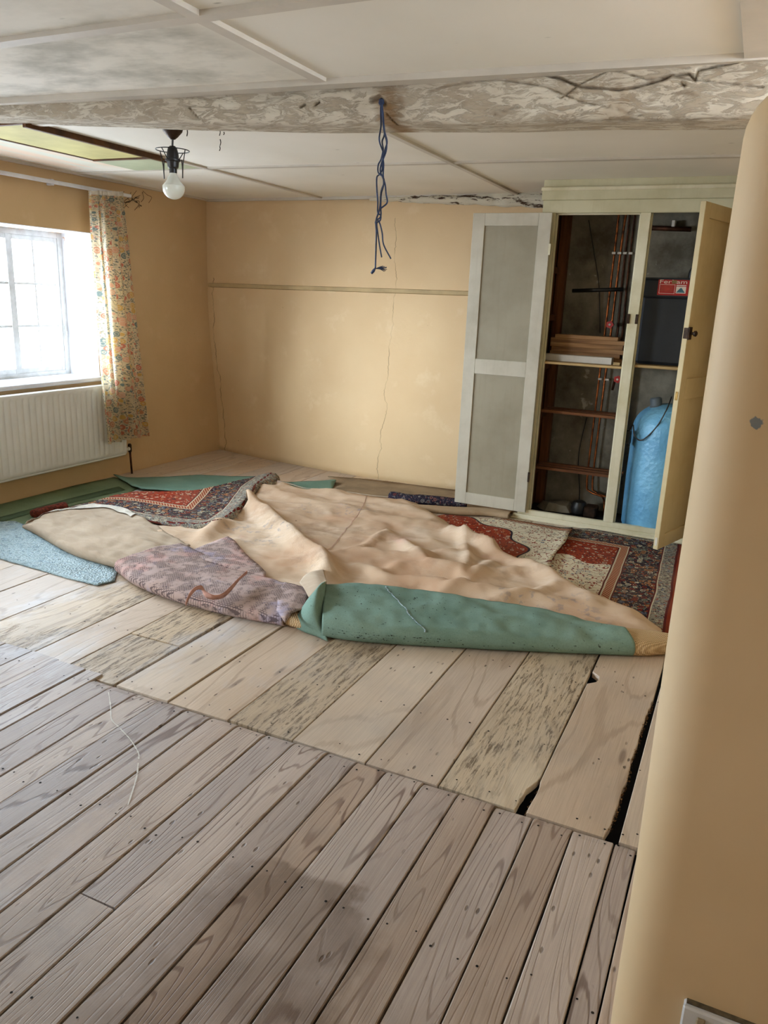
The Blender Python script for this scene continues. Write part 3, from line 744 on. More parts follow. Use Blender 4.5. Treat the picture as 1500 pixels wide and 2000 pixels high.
for i, (b, a) in enumerate(zip(far, far[1:])):
    m = mats[i]; L_ = R_ = None; y0 = 2.044
    if i == 0: L_ = lambda y: .006
    if i == 1:      # rotten right hand edge and the round hole at its left side
        R_ = lambda y: .002 + (rotw(y) if y < 2.95 else 0)
        L_ = lambda y: .0 + (.036*sqrt(max(0, 1-((y-3.045)/.055)**2)) if abs(y-3.045) < .055 else 0) + (jag(y, 3, .006) if y < 2.2 else 0)
    if i == 2: R_ = lambda y: .002 + (.040*max(0, min(1, (2.24-y)/.1))*(.7+.5*mn.noise(Vector((0, y*20, 0)))) if y < 2.24 else 0)
    if i == 8:
        plank(a, b, y0, 2.432, 0, m, right=lambda y: .005); plank(a, b, 2.437, FY, 0, m, right=lambda y: .004+jag(y, 5, .004)); continue
    if i == 7: L_ = lambda y: .004
    if a < -2.1: y0 = 2.084 if a > -2.6 else 2.096
    if i >= 11: plank(a, b, y0, 3.9 + .3*(i % 3), 0, m); plank(a, b, 3.905+.3*(i % 3), FY, 0, m)
    else: plank(a, b, y0, FY, 0, m, L_, R_)
# crumbling fringes along the rotten board edges
bm = bmesh.new()
for k in range(260):
    y = random.uniform(2.08, 2.97); xx = -.155 - .004 - rotw(y)
    c = Vector((xx + random.uniform(-.004, .007), y, random.uniform(-.014, .0005))); r = random.uniform(.002, .006)
    vs = [bm.verts.new(c + Vector((random.uniform(-r, r), random.uniform(-r, r)*2, random.uniform(-r, r)*.5))) for _ in range(4)]
    for t3 in ((0, 1, 2), (0, 2, 3), (0, 3, 1), (1, 3, 2)): bm.faces.new([vs[q] for q in t3])
for k in range(60):
    y = random.uniform(2.05, 2.25); c = Vector((-.426 + random.uniform(.0, .02) + .03*(2.24-y)/.2*0 , y, random.uniform(-.014, .0))); r = random.uniform(.002, .006)
    vs = [bm.verts.new(c + Vector((random.uniform(-r, r), random.uniform(-r, r)*2, random.uniform(-r, r)*.5))) for _ in range(4)]
    for t3 in ((0, 1, 2), (0, 2, 3), (0, 3, 1), (1, 3, 2)): bm.faces.new([vs[q] for q in t3])
cr = link('rotten_crumbs', bm, 'rot', flo); cr['kind'] = 'stuff'
bm = bmesh.new()
for pl in ([(212, 1352), (216, 1380), (218, 1405), (232, 1420)], [(235, 1423), (255, 1445), (270, 1470), (271, 1482)], [(270, 1490), (266, 1520), (250, 1572)]):
    P_ = spline([zf(a, b, .0088) for a, b in pl], 6)
    for a, b in zip(P_, P_[1:]):
        d = (b-a).normalized(); sd = Vector((-d.y, d.x, 0))*random.uniform(.0012, .0028)
        vs = [bm.verts.new(a-sd), bm.verts.new(a+sd), bm.verts.new(b+sd*.8), bm.verts.new(b-sd*.8)]; bm.faces.new(vs[::-1])
link('chalk_scratch', bm, 'clip', flo)
# nail heads
bm = bmesh.new()
def nail(x, y, z):
    r = random.uniform(.0028, .0042); c = bm.verts.new((x, y, z+.0006)); ring = [bm.verts.new((x+r*cos(k*pi/3), y+r*sin(k*pi/3), z+.0005)) for k in range(6)]
    for k in range(6): bm.faces.new((c, ring[k], ring[(k+1) % 6]))
nl = near + xs[1:]
for a, b in zip(nl[1:], nl):
    for y in (.35, .9, 1.45, 2.0):
        for t in (.2, .8): nail(a+(b-a)*t, y + random.uniform(-.02, .02), zN+.0016)
for b, a in zip(far, far[1:]):
    for y in (2.09, 2.44, 2.98, 3.5, 5.6):
        for t in (.15, .55, .86): nail(a+(b-a)*t, y + random.uniform(-.02, .02), .0016)
nh = link('nail_heads', bm, 'dark', flo); nh['kind'] = 'stuff'

# ------------------------------------------------------------------ the great beam
BP = [(-4.58, 2.50, 2.235), (-3.13, 2.66, 2.198), (-2.18, 2.78, 2.145), (-1.40, 2.85, 2.118), (-.70, 2.87, 2.100), (-.12, 2.89, 2.083), (.6, 2.92, 2.06), (1.44, 2.96, 2.05)]
def bpar(x):
    for a, b in zip(BP, BP[1:]):
        if a[0] <= x <= b[0]:
            t = (x-a[0])/(b[0]-a[0]); return a[1]+(b[1]-a[1])*t, a[2]+(b[2]-a[2])*t
cracks = [([(1250, 220), (1130, 195), (1060, 165), (985, 152), (900, 152), (800, 158)], .006, .5), ([(1090, 187), (1130, 160), (1190, 132), (1260, 150), (1310, 142), (1360, 150), (1490, 162)], .006, .5),
          ([(1040, 138), (1085, 148), (1130, 166), (1205, 172), (1240, 165), (1290, 150), (1310, 140), (1345, 138), (1356, 150), (1362, 130), (1440, 112)], .010, .9),
          ([(275, 188), (325, 190), (378, 186)], .012, 1), ([(500, 174), (560, 174), (622, 170)], .012, 1), ([(390, 218), (405, 238)], .006, .8), ([(752, 225), (768, 243), (790, 250)], .007, 1),
          ([(725, 196), (738, 192), (748, 202)], .022, .9), ([(593, 210), (600, 206)], .012, .9), ([(620, 205), (628, 200)], .01, .9), ([(1328, 155), (1334, 160)], .014, .9), ([(960, 218), (1005, 203)], .01, .5),
          ([(0, 205), (120, 200), (215, 190)], .005, .4), ([(850, 170), (1010, 140)], .004, .4), ([(1060, 230), (1250, 226), (1440, 220)], .004, .45)]
cw_ = []
for pts, wd, dp in cracks:
    q = []
    for (px, py) in pts:
        v = yf(px, py, 2.84); q.append(Vector((v.x, v.z)))
    cw_.append((q, wd, dp))
def crackf(x, z):
    s = 0.
    for q, wd, dp in cw_:
        for a, b in zip(q, q[1:]):
            if x < min(a.x, b.x)-.05 or x > max(a.x, b.x)+.05: continue
            ab = b-a; t = max(0, min(1, (Vector((x, z))-a).dot(ab)/max(ab.length_squared, 1e-9)))
            d = (Vector((x, z))-(a+ab*t)).length + .002*mn.noise(Vector((x*40, z*40, 0)))
            if d > wd: continue
            wq = max(wd*.62, .0038)
            if d < wq: s = max(s, dp*(1-d/wq))
    return s
bm = bmesh.new(); lay = bm.verts.layers.float.new('crack'); rings = []; NX = 1300
for i in range(NX+1):
    x = -4.57 + 5.99*i/NX; yfz = bpar(x); y0, zb = yfz; dep = .20 + .03*(x+4.6)/4.6; row = []
    r = min(.045, (H-zb)*.8)
    sec = []
    nfr = 40
    for k in range(nfr): sec.append((0 + .006*sin(pi*k/nfr)*-1, H+.02 - (H+.02-zb-r)*k/nfr, 1))
    for k in range(9):
        a = pi/2*k/8; sec.append((r - r*cos(a), zb+r - r*sin(a), 1))
    for k in range(1, 7): sec.append((r + (dep-2*r)*k/6, zb + .004*sin(pi*k/6), 0))
    for k in range(1, 5):
        a = pi/2*k/4; sec.append((dep-r + r*sin(a), zb+r - r*cos(a), 0))
    sec.append((dep, H+.02, 0))
    for (dy, z, fr) in sec:
        nzv = .010*mn.noise(Vector((x*2.2, z*9, 1))) + .004*mn.noise(Vector((x*9, z*40, 4))) + .0016*mn.noise(Vector((x*30, z*120, 8)))
        c = crackf(x, z) if fr else 0.
        nb = .006*mn.noise(Vector((x*2.6, 3, 0)))
        v = bm.verts.new((x, y0+dy + nzv + c*.016, z + (nb if z < H-.01 else 0))); v[lay] = c; row.append(v)
    rings.append(row)
for a, b in zip(rings, rings[1:]):
    for k in range(len(a)-1): bm.faces.new((a[k], b[k], b[k+1], a[k+1]))
bmesh.ops.recalc_face_normals(bm, faces=bm.faces)
beam = link('ceiling_beam', bm, 'beam', None, True)
tag(beam, 'rough old whitewashed timber beam with cracks and flaking paint crossing the ceiling', 'beam')

# ------------------------------------------------------------------ pendant lamp behind the beam
lp = Vector((-2.475, 2.985, 0)); zR = 2.170
lamp = thing('pendant_lamp', 'bare pearl light bulb hanging from a dark flex with a wire shade ring', 'lamp')
a0 = yf(338, 243, 2.99); bt = yf(340, 390, 2.99)
px = a0.x; yR = 2.985
zc = a0.z
L('ceiling_rose', [(.062, .012), (.062, .004), (.050, -.004), (.042, -.030), (.022, -.052), (.010, -.062)], (px, yR, zc), 'iron', lamp, 20)
bx = bt.x + .004; zbt = bt.z
k_ = (zc-zbt)
T('flex', spline([(px, yR, zc-.055), (px-.003, yR, zc-.10), (px+.002, yR, zc-.14), (bx, yR, zbt+.215)], 5), .0045, 'black', lamp, 6)
L('lamp_holder', [(.012, .222), (.020, .214), (.026, .19), (.027, .172), (.034, .168), (.034, .160), (.027, .157), (.024, .135), (.017, .128), (.017, .110)], (bx, yR, zbt), 'black', lamp, 20)
bm = bmesh.new()
ring = [(bx + .073*cos(2*pi*k/28), yR + .073*sin(2*pi*k/28), zbt+.205) for k in range(29)]
tube(bm, ring, .0022, 6)
for s in (-1, 1):
    tube(bm, [(bx+s*.070, yR, zbt+.205), (bx+s*.056, yR, zbt+.145), (bx+s*.052, yR, zbt+.09)], .0022, 6)
    tube(bm, [(bx+s*.032, yR, zbt+.163), (bx+s*.050, yR, zbt+.163), (bx+s*.053, yR, zbt+.12), (bx+s*.052, yR, zbt+.088)], .0026, 6)
    tube(bm, [(bx, yR+s*.072, zbt+.205), (bx, yR+s*.034, zbt+.163)], .0022, 6)
link('shade_ring', bm, 'black', lamp, True)
prof = [(.0158, .118), (.0165, .105), (.024, .092), (.0305, .078)]
for k in range(1, 12):
    a = pi*(-.18 + 1.18*k/11)/1; a = math.radians(20 - 110*k/11); prof.append((.049*cos(a), .049+.049*sin(a)))
L('bulb', prof, (bx, yR, zbt), 'bulb', lamp, 32)
L('bulb_cap', [(.0145, .130), (.0148, .104)], (bx, yR, zbt), 'brass', lamp, 20)
rebase(lamp, Vector((px, yR, zc)))

# ------------------------------------------------------------------ blue twine on the beam
tw = thing('twine', 'frayed blue twine strands hanging from a hole in the ceiling beam', 'string')
Y0 = 2.815
def tp(zx, zy, dy=0.):   # coordinates read in the 5.263x close-up that starts at (640,170)
    v = yf(640+zx/5.263, 170+zy/5.263, Y0+dy); return (v.x, v.y, v.z)
strands = [
 [(550, 130), (545, 250), (548, 400), (530, 540), (560, 640), (580, 700), (555, 780), (540, 860), (565, 930), (590, 1000), (600, 1100), (610, 1190), (545, 1250), (515, 1310), (495, 1390), (500, 1500), (495, 1700), (490, 1870)],
 [(555, 130), (560, 260), (580, 450), (605, 560), (600, 660), (565, 760), (560, 850), (530, 900), (505, 930), (505, 1050), (515, 1180), (515, 1290), (545, 1320), (540, 1370), (505, 1400), (515, 1500), (535, 1640), (555, 1750)],
 [(560, 130), (565, 300), (585, 470), (560, 560), (570, 640), (550, 740), (520, 800), (520, 880), (565, 920), (580, 980), (550, 1070), (540, 1200), (525, 1290), (505, 1350), (535, 1400), (560, 1500), (575, 1620), (650, 1765)],
 [(552, 130), (570, 280), (582, 440), (610, 560), (590, 640), (570, 720), (575, 800), (570, 900), (575, 1000), (550, 1100), (545, 1220), (545, 1330), (500, 1370), (490, 1400)]]
for i, s in enumerate(strands):
    T('strand', spline([tp(x_, y_, .006*sin(k*1.7+i*1.6)) for k, (x_, y_) in enumerate(s)], 5), .0030, 'twine', tw, 6)
bm = bmesh.new()
tube(bm, [tp(490, 1860), tp(470, 1890), tp(450, 1915)], [.003, .006, .005], 6)
for k in range(14):
    a = random.uniform(-.5, .5); ln = random.uniform(60, 120)
    tube(bm, spline([tp(490, 1868), tp(490+ln*.5, 1862+20*a, .005*a), tp(490+ln, 1868+60*a, .02*a)], 4), .0011, 4)
link('frayed_end', bm, 'twine', tw, True)
L('knot', [(.003, .012), (.010, .006), (.011, -.006), (.004, -.014)], tp(552, 150), 'twine', tw, 10)
rebase(tw, Vector(tp(552, 140)))

# ------------------------------------------------------------------ curtain, rail, radiator, pipe
crv = thing('curtain', 'floral patterned cream curtain hanging at the right side of the window', 'curtain')
XC = -4.425; NU, NV = 90, 60
lft = [(372, 172), (455, 174), (600, 184), (735, 194), (868, 209)]; rgt = [(374, 242), (480, 254), (614, 268), (730, 281), (850, 295)]
bm = bmesh.new(); uvl = bm.loops.layers.uv.new('UVMap'); g = []
def cpt(u, v):
    p = v*4; i = min(int(p), 3); t = p-i
    a = xf(lft[i][1]+(lft[i+1][1]-lft[i][1])*t, lft[i][0]+(lft[i+1][0]-lft[i][0])*t, XC)
    b = xf(rgt[i][1]+(rgt[i+1][1]-rgt[i][1])*t, rgt[i][0]+(rgt[i+1][0]-rgt[i][0])*t, XC)
    q = a.lerp(b, u); amp = .026*(.55+.45*v)
    q.x += amp*sin(u*2*pi*4.6 + .5*sin(v*3)) + .010*sin(u*2*pi*11+v*2) - .01; q.y += .012*cos(u*2*pi*4.6)
    return q
for i in range(NU+1): g.append([bm.verts.new(cpt(i/NU, k/NV)) for k in range(NV+1)])
for i in range(NU):
    for k in range(NV):
        fc = bm.faces.new((g[i][k], g[i][k+1], g[i+1][k+1], g[i+1][k]))
        for lp_, (a, b) in zip(fc.loops, ((i, k), (i, k+1), (i+1, k+1), (i+1, k))): lp_[uvl].uv = (a/NU*1.5, b/NV)
o = link('curtain_cloth', bm, 'curtain', crv, True)
bm = bmesh.new(); g = [[bm.verts.new(cpt(i/90, v) + Vector((.004, 0, 0))) for v in (0., .022)] for i in range(91)]
for i in range(90): bm.faces.new((g[i][0], g[i][1], g[i+1][1], g[i+1][0]))
link('heading_tape', bm, 'tape', crv, True)
rebase(crv, Vector((XC, 4.7, .3)))
rl = thing('curtain_rail', 'white painted curtain rail above the window', 'rail')
pa = xf(0, 333, -4.52); pb = xf(178, 372, -4.52); dd = (pb-pa)
B('rail', (-4.535, -4.508, 3.0, pb.y+.40, (pa.z+pb.z)/2-.012, (pa.z+pb.z)/2+.012), 'white_paint', rl)
for y in (3.2, 4.2, 4.85): B('bracket', (XL, -4.53, y-.012, y+.012, (pa.z+pb.z)/2-.02, (pa.z+pb.z)/2+.02), 'white_paint', rl)
rebase(rl, Vector((-4.52, 4, pa.z)))
# radiator
rad = thing('radiator', 'white ribbed panel radiator on the wall under the window', 'radiator')
XR = -4.50; pr_ = xf(248, 880, XR); yr1 = pr_.y; yr0 = 3.0; z0r = xf(0, 941, XR).z; z1r = xf(0, 775, XR).z
bm = bmesh.new(); uv = []; n = int((yr1-yr0)/.0075); zs = [z0r, z0r+.012, z0r+.035, z0r+.050, z0r+.065, (z0r+z1r)/2, z1r-.055, z1r-.04, z1r-.028, z1r-.008, z1r]
for i in range(n+1):
    y = yr0 + (yr1-yr0)*i/n; ph = ((yr1-y) % .052)/.052; rib = (0.5-.5*cos(2*pi*ph))**2.2*.008
    row = []
    for k, z in enumerate(zs):
        e = 1. if 3 <= k <= 7 else (.5 if k in (2,) else 0.); edge = -.010 if k in (0, len(zs)-1) else 0
        if y > yr1-.03: e = 0
        if i in (0, n): edge = -.012
        row.append(bm.verts.new((XR - rib*e + edge, y, z)))
    uv.append(row)
for a, b in zip(uv, uv[1:]):
    for k in range(len(zs)-1): bm.faces.new((a[k], b[k], b[k+1], a[k+1]))
bmesh.ops.recalc_face_normals(bm, faces=bm.faces)
o = link('front_panel', bm, 'radiator', rad, True); md = o.modifiers.new('s', 'SOLIDIFY'); md.thickness = .012; md.offset = 0
B('rear_panel', (-4.555, -4.545, yr0+.01, yr1-.01, z0r+.01, z1r-.01), 'radiator', rad)
B('top_edge', (-4.548, XR-.006, yr0+.005, yr1-.005, z1r-.014, z1r+.002), 'radiator', rad, .004)
B('bottom_channel', (-4.548, XR+.001, yr0+.01, yr1-.01, z0r-.012, z0r+.008), 'radiator', rad, .005)
L('end_valve', [(.012, -.02), (.012, .03), (.016, .03), (.016, .05), (.010, .055)], (XR-.02, yr1-.005, z0r+.03), 'clip', rad, 14, (0, 1, 0))
vv = Vector((XR-.02, yr1+.055, z0r+.03))
L('valve_body', [(.012, -.03), (.015, -.02), (.015, .03), (.010, .04)], vv, 'iron', rad, 14)
T('pipe', [vv + Vector((0, 0, -.02)), Vector((vv.x, vv.y+.005, .10)), Vector((vv.x, vv.y+.01, .002))], .0085, 'dirty_pipe', rad, 10)
rebase(rad, Vector((XR, 4, z0r)))
def web(pts_list, r, lb):
    bm = bmesh.new()
    for pts in pts_list: tube(bm, spline(pts, 4), r, 4)
    o = link('cobweb', bm, 'dark', None, True); tag(o, lb, 'cobweb'); return o
rw = random.Random(8); L1 = []
for k in range(16):
    a, b = rw.uniform(238, 285), rw.uniform(372, 400); pts = []
    for q in range(4):
        v = xf(a, b, XL+.006); pts.append((v.x, v.y, v.z)); a += rw.uniform(-9, 9); b += rw.uniform(-3, 11)
    L1.append(pts)
web(L1, .0016, 'dark sooty cobwebs on the left wall just right of the curtain top')
def cwt(px, py, ln, z0=H): 
    v = yf(px, py, 3.35); return [(v.x, v.y, v.z), (v.x+.003, v.y, v.z-ln*.5), (v.x-.002, v.y, v.z-ln)]
web([cwt(365, 251, .035)], .003, 'short dark cobweb thread beside the ceiling rose')
web([cwt(429, 252, .03), cwt(430, 272, .03), cwt(429, 286, .02), cwt(437, 258, .012)], .0024, 'broken dark cobweb thread hanging from the ceiling right of the lamp')
# ------------------------------------------------------------------ cupboard
YC = 5.29; XA, XB = -1.375, -.195
cup = thing('cupboard', 'tall built-in cream cupboard with two panelled doors standing open', 'cupboard', (XA, YC, 0))
def cb(name, d, m, bev=.003, par=None): return B(name, d, m, par or cup, bev)
cb('stile', (XA-.01, -1.296, YC, YC+.03, .07, 2.06), 'cup_green'); cb('stile', (-.768, -.705, YC, YC+.03, .07, 2.06), 'cup'); cb('stile', (-.235, -.12, YC, YC+.03, .07, 2.06), 'cup')
cb('top_rail', (XA-.01, -.12, YC, YC+.03, 2.06, 2.138), 'cup_green'); cb('frieze', (XA-.02, -.10, YC-.012, YC+.03, 2.138, 2.20), 'cup_green'); cb('cornice', (XA-.025, -.10, YC-.022, YC+.03, 2.192, 2.215), 'cup', .004)
cb('filler_board', (XA-.015, -.10, YC, YC+.03, 2.21, 2.262), 'cup_green')
cb('bottom_rail', (XA-.0, -.12, YC-.002, YC+.03, .035, .07), 'cup'); cb('plinth', [(XA-.03, -.10, YC-.018, YC+.02, .006, .036), (XA-.04, -.10, YC-.026, YC+.01, .001, .014)], 'cup', .004)
cb('side_panel', (XA-.006, XA+.012, YC+.03, 5.86, .0, 2.2), 'wood_brown', 0)
cb('side_panel', (-.14, -.12, YC+.03, 5.86, .0, 2.2), 'cup_back', 0)
cb('back_panel', (XA-.0, -.12, 5.765, 5.775, .0, 2.2), 'cup_back', 0)
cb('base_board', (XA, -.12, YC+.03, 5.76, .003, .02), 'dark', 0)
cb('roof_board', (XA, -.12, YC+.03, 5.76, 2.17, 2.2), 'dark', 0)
cb('stop_bead', [(-1.296, -1.288, YC+.028, YC+.055, .07, 2.06), (-.776, -.768, YC+.028, YC+.055, .07, 2.06), (-1.296, -.768, YC+.028, YC+.055, 2.052, 2.06), (-.705, -.697, YC+.028, YC+.055, .07, 2.06)], 'cup', .001)
cb('shelf', (XA+.014, -.745, YC+.04, 5.70, 1.10, 1.116), 'shelf', .002); cb('shelf', (-.735, -.145, YC+.04, 5.70, 1.118, 1.136), 'shelf', .002)
for z in (.345, .755):
    for y, dz in ((5.46, 0), (5.53, .002), (5.62, 0)):
        cb('slat', (XA+.06, -.80 if z > .5 else -.72, y, y+.04, z-.004+dz, z+.016+dz), 'wood_slat', .002)
# brown ladder frame on the left side
cb('upright', (-1.355, -1.29, 5.70, 5.76, .02, 2.17), 'wood_brown'); cb('upright', (-1.365, -1.335, 5.34, 5.39, .02, 2.1), 'wood_brown')
for z in (.33, .74, 1.085, 1.42, 1.74): cb('cleat', (-1.362, -1.325, 5.36, 5.74, z-.04, z), 'wood_brown')
cb('upright', (-.82, -.76, 5.68, 5.72, .02, 1.09), 'wood_brown')
# wooden latches
cb('catch', (-.775, -.757, YC-.010, YC+.002, 1.392, 1.452), 'iron', .002); cb('catch', (-.722, -.705, YC-.010, YC+.002, 1.392, 1.452), 'iron', .002)
# doors
def door(wd, ht, th, face, inner, framem, z0=0., mid=(.965, 1.075), stl=.085, both=False, lock=True):
    """door in local coordinates: hinge edge at x=0, runs to -wd; front face at y=0 (towards -y), thickness back to th"""
    d = bpy.data.objects.new('door', None); C.objects.link(d); d.parent = cup
    B('door_stile', (-stl, 0, 0, th, z0, z0+ht), framem, d, .002); B('door_stile', (-wd, -wd+stl, 0, th, z0, z0+ht), framem, d, .002)
    B('door_rail', (-wd+stl, -stl, 0, th, z0, z0+.085), framem, d, .002); B('door_rail', (-wd+stl, -stl, 0, th, z0+ht-.08, z0+ht), framem, d, .002); B('door_rail', (-wd+stl, -stl, 0, th, mid[0], mid[1]), framem, d, .002)
    B('door_panel', (-wd+stl-.004, -stl+.004, th*.5-.003, th*.5+.003, z0+.08, mid[0]+.004), inner, d, 0); B('door_panel', (-wd+stl-.004, -stl+.004, th*.5-.003, th*.5+.003, mid[1]-.004, z0+ht-.075), inner, d, 0)
    return d
HL = (-1.312, YC-.004)
dl = door(.535, 2.005, .026, 0, 'cup_panel', 'cup_in', z0=.055, mid=(1.002, 1.105))
dl.location = (HL[0]-XA, -.030, 0)
B('hinge', [(-.004, .010, -.004, .002, 1.80, 1.87)], 'cup', dl, .001); B('hinge', [(-.004, .010, -.004, .002, .28, .35)], 'iron', dl, .001)
dr = door(.515, 1.99, .030, 0, 'door_cream', 'door_cream', z0=.075, mid=(.985, 1.105), stl=.075)
HRx, HRy = -.20, YC-.002; ang = math.atan2(4.765-HRy, -.371-HRx) - pi   # hinge towards free edge
dr.location = (HRx-XA, HRy-YC, 0); dr.rotation_euler = (0, 0, ang)
# brown catch and knob at the free edge
B('latch_plate', [(-.519, -.480, -.010, .001, 1.33, 1.40), (-.521, -.512, -.004, .024, 1.335, 1.395)], 'iron', dr, .002)
L('knob', [(.008, 0), (.008, .016), (.015, .020), (.017, .030), (.010, .036)], (-.495, -.008, 1.365), 'iron', dr, 16, (0, -1, 0))
B('edge_latch', (-.5175, -.514, .008, .022, .985, 1.035), 'brass', dr, 0)
B('edge_latch', (-.5175, -.514, .008, .022, .10, .15), 'tape', dr, 0)
for c in cup.children:
    if c.name.split('.')[0] != 'door': c.location = -Vector(cup.location)

# pipes in the cupboard (one plumbing run)
pp = thing('copper_pipes', 'run of vertical copper pipes with white clips at the back of the cupboard', 'pipes')
def PV(px, py, y=5.70): v = yf(px, py, y); return v
def vpipe(pts, m='copper', r=.0075):
    return T('pipe', spline([Vector((p.x, p.y, p.z)) for p in pts], 6), r, m, pp, 10)
X1 = PV(1205, 430).x; X2 = PV(1216, 430).x; X3 = PV(1226, 430).x; X4 = PV(1236, 430).x
for i, (a, b, c_) in enumerate(((1202, 1178, 1163), (1214, 1190, 1173))):
    q = [PV(a+7, 425), PV(a, 470), PV(a-10, 600), PV(b-7, 720), PV(c_-10, 850), PV(c_-18, 960)]
    q2 = [Vector((p.x, 5.715, p.z)) for p in q]
    xx = q2[1].x; q2 = [Vector((xx+.01*i, 5.715, 2.15)), Vector((xx, 5.715, 1.9)), Vector((xx-.004, 5.715, 1.3)), Vector((xx-.01, 5.715, .8)), Vector((xx-.012, 5.715, .25)), Vector((xx+.02, 5.70, .17)), Vector((xx+.12, 5.66, .15)), Vector((xx+.15, 5.60, .10)), Vector((xx+.15, 5.60, .03))]
    vpipe(q2)
for i, a in enumerate((1223, 1233)):
    xx = PV(a, 480, 5.715).x; vpipe([Vector((xx, 5.715, 2.15)), Vector((xx, 5.715, 1.7)), Vector((xx+.01, 5.715, 1.36)), Vector((xx+.01, 5.715, 1.15))], 'dirty_pipe')
for a in (1199, 1210, 1221, 1232):
    xx = PV(a, 496, 5.715).x; B('pipe_clip', (xx-.013, xx+.013, 5.700, 5.755, 1.838, 1.853), 'clip', pp)
for a in (1165, 1179):
    xx = PV(a+8, 734, 5.715).x; B('pipe_clip', (xx-.013, xx+.013, 5.700, 5.755, .985, .999), 'clip', pp)
zz = PV(1170, 566, 5.69).z; T('overflow_pipe', [PV(1118, 568, 5.66), PV(1217, 565, 5.66)], .013, 'black', pp, 12)
T('pipe', spline([PV(1150, 430, 5.74), PV(1158, 480, 5.74), PV(1170, 560, 5.74), PV(1172, 650, 5.74)], 5), .003, 'black', pp, 6)
T('pipe', spline([PV(1146, 815, 5.735), PV(1130, 890, 5.735), PV(1132, 960, 5.735), PV(1128, 1010, 5.735)], 5), .004, 'black', pp, 6)
for (px_, py_) in ((1191, 634), (1206, 741)):
    c0 = PV(px_, py_, 5.62); whl = bpy.data.objects.new('valve', None); C.objects.link(whl); whl.parent = pp
    bm = bmesh.new(); n = 30
    prof = [bm.verts.new(c0 + Vector((cos(2*pi*k/n)*(.024+.0025*cos(10*pi*k/n)), y_, sin(2*pi*k/n)*(.024+.0025*cos(10*pi*k/n))))) for y_ in (-.006, .008) for k in range(n)]
    bm.faces.new(prof[:n][::-1]); bm.faces.new(prof[n:])
    for k in range(n): bm.faces.new((prof[k], prof[(k+1) % n], prof[n+(k+1) % n], prof[n+k]))
    bmesh.ops.recalc_face_normals(bm, faces=bm.faces)
    link('hand_wheel', bm, 'red', whl)
    L('wheel_centre', [(.0075, 0), (.0075, .003), (.004, .004)], c0 + Vector((0, -.006, 0)), 'clip', whl, 14, (0, -1, 0))
    L('valve_body', [(.010, 0), (.012, .03), (.014, .05), (.014, .09)], c0 + Vector((0, .008, 0)), 'brass', whl, 12, (0, 1, 0))
T('pipe', [PV(1200, 745, 5.71), PV(1196, 762, 5.71)], .009, 'dirty_pipe', pp, 10)
T('pipe', [PV(1265, 445, 5.70), PV(1350, 448, 5.70)], .016, 'dirty_pipe', pp, 10); B('pipe_clip', (-.62, -.60, 5.68, 5.75, PV(1300, 440, 5.7).z-.01, PV(1300, 440, 5.7).z+.03), 'clip', pp)
rebase(pp, Vector((-1.0, 5.72, .02)))
pm = thing('circulating_pump', 'dark pump and fittings on the cupboard floor under the copper pipes', 'pump')
L('pump_body', [(.03, 0), (.055, .02), (.06, .06), (.045, .10), (.02, .11)], (-.99, 5.55, .02), 'black', pm, 20); B('pump_head', (-.95, -.86, 5.50, 5.62, .02, .10), 'iron', pm, .01)
rebase(pm, Vector((-.98, 5.55, .02)))
rub = bmesh.new(); vs = []
for k in range(12):
    a = 2*pi*k/12; vs.append((cos(a)*(.13+.02*sin(k*2.3)), sin(a)*(.10+.02*cos(k*1.7))))
top = [rub.verts.new((-1.17+x_*.7, 5.62+y_*.8, .075+.01*sin(k))) for k, (x_, y_) in enumerate(vs)]; bot = [rub.verts.new((-1.17+x_, 5.62+y_, .02)) for x_, y_ in vs]
rub.faces.new(top)
for k in range(12): rub.faces.new((bot[k], bot[(k+1) % 12], top[(k+1) % 12], top[k]))
bmesh.ops.recalc_face_normals(rub, faces=rub.faces)
o = link('stone_slab', rub, 'cup_back'); tag(o, 'pale grey stone block on the floor inside the left half of the cupboard', 'stone')
# boards stacked on the shelf
brd = [  # x0,x1,y0,y1,z,th, yaw
 (-1.33, -.86, 5.42, 5.50, 1.1165, .045, .0, 'primed', 'white primed board lying lowest in front on the cupboard shelf'),
 (-1.31, -.80, 5.51, 5.60, 1.1165, .034, -.02, 'wood_board', 'brown board at the bottom of the stack behind the white board'),
 (-1.30, -.825, 5.50, 5.60, 1.151, .030, .03, 'wood_board', 'brown board second from the bottom of the shelf stack'),
 (-1.29, -.80, 5.49, 5.60, 1.1815, .030, .00, 'wood_board', 'brown board third from the bottom of the shelf stack'),
 (-1.30, -.81, 5.49, 5.59, 1.212, .030, .04, 'wood_board', 'brown board fourth from the bottom of the shelf stack'),
 (-1.30, -.79, 5.49, 5.59, 1.2425, .028, .0, 'wood_board', 'brown board second from the top of the shelf stack'),
 (-1.27, -.84, 5.48, 5.57, 1.271, .024, -.05, 'wood_board', 'brown board on top of the shelf stack, slightly askew')]
for x0, x1, y0, y1, z, th, yaw, m, lb in brd:
    cx, cy = (x0+x1)/2, (y0+y1)/2; bm = bmesh.new(); box(bm, x0-cx, x1-cx, y0-cy, y1-cy, 0, th, .002)
    o = link('wooden_board', bm, m); o.location = (cx, cy, z); o.rotation_euler = (0, 0, yaw); tag(o, lb, 'board', 'boards stacked on the cupboard shelf')
o = B('wood_offcut', (-.845, -.80, 5.40, 5.44, 1.1165, 1.136), 'shelf'); tag(o, 'small pale wood offcut on the shelf edge in front of the board stack', 'wood')
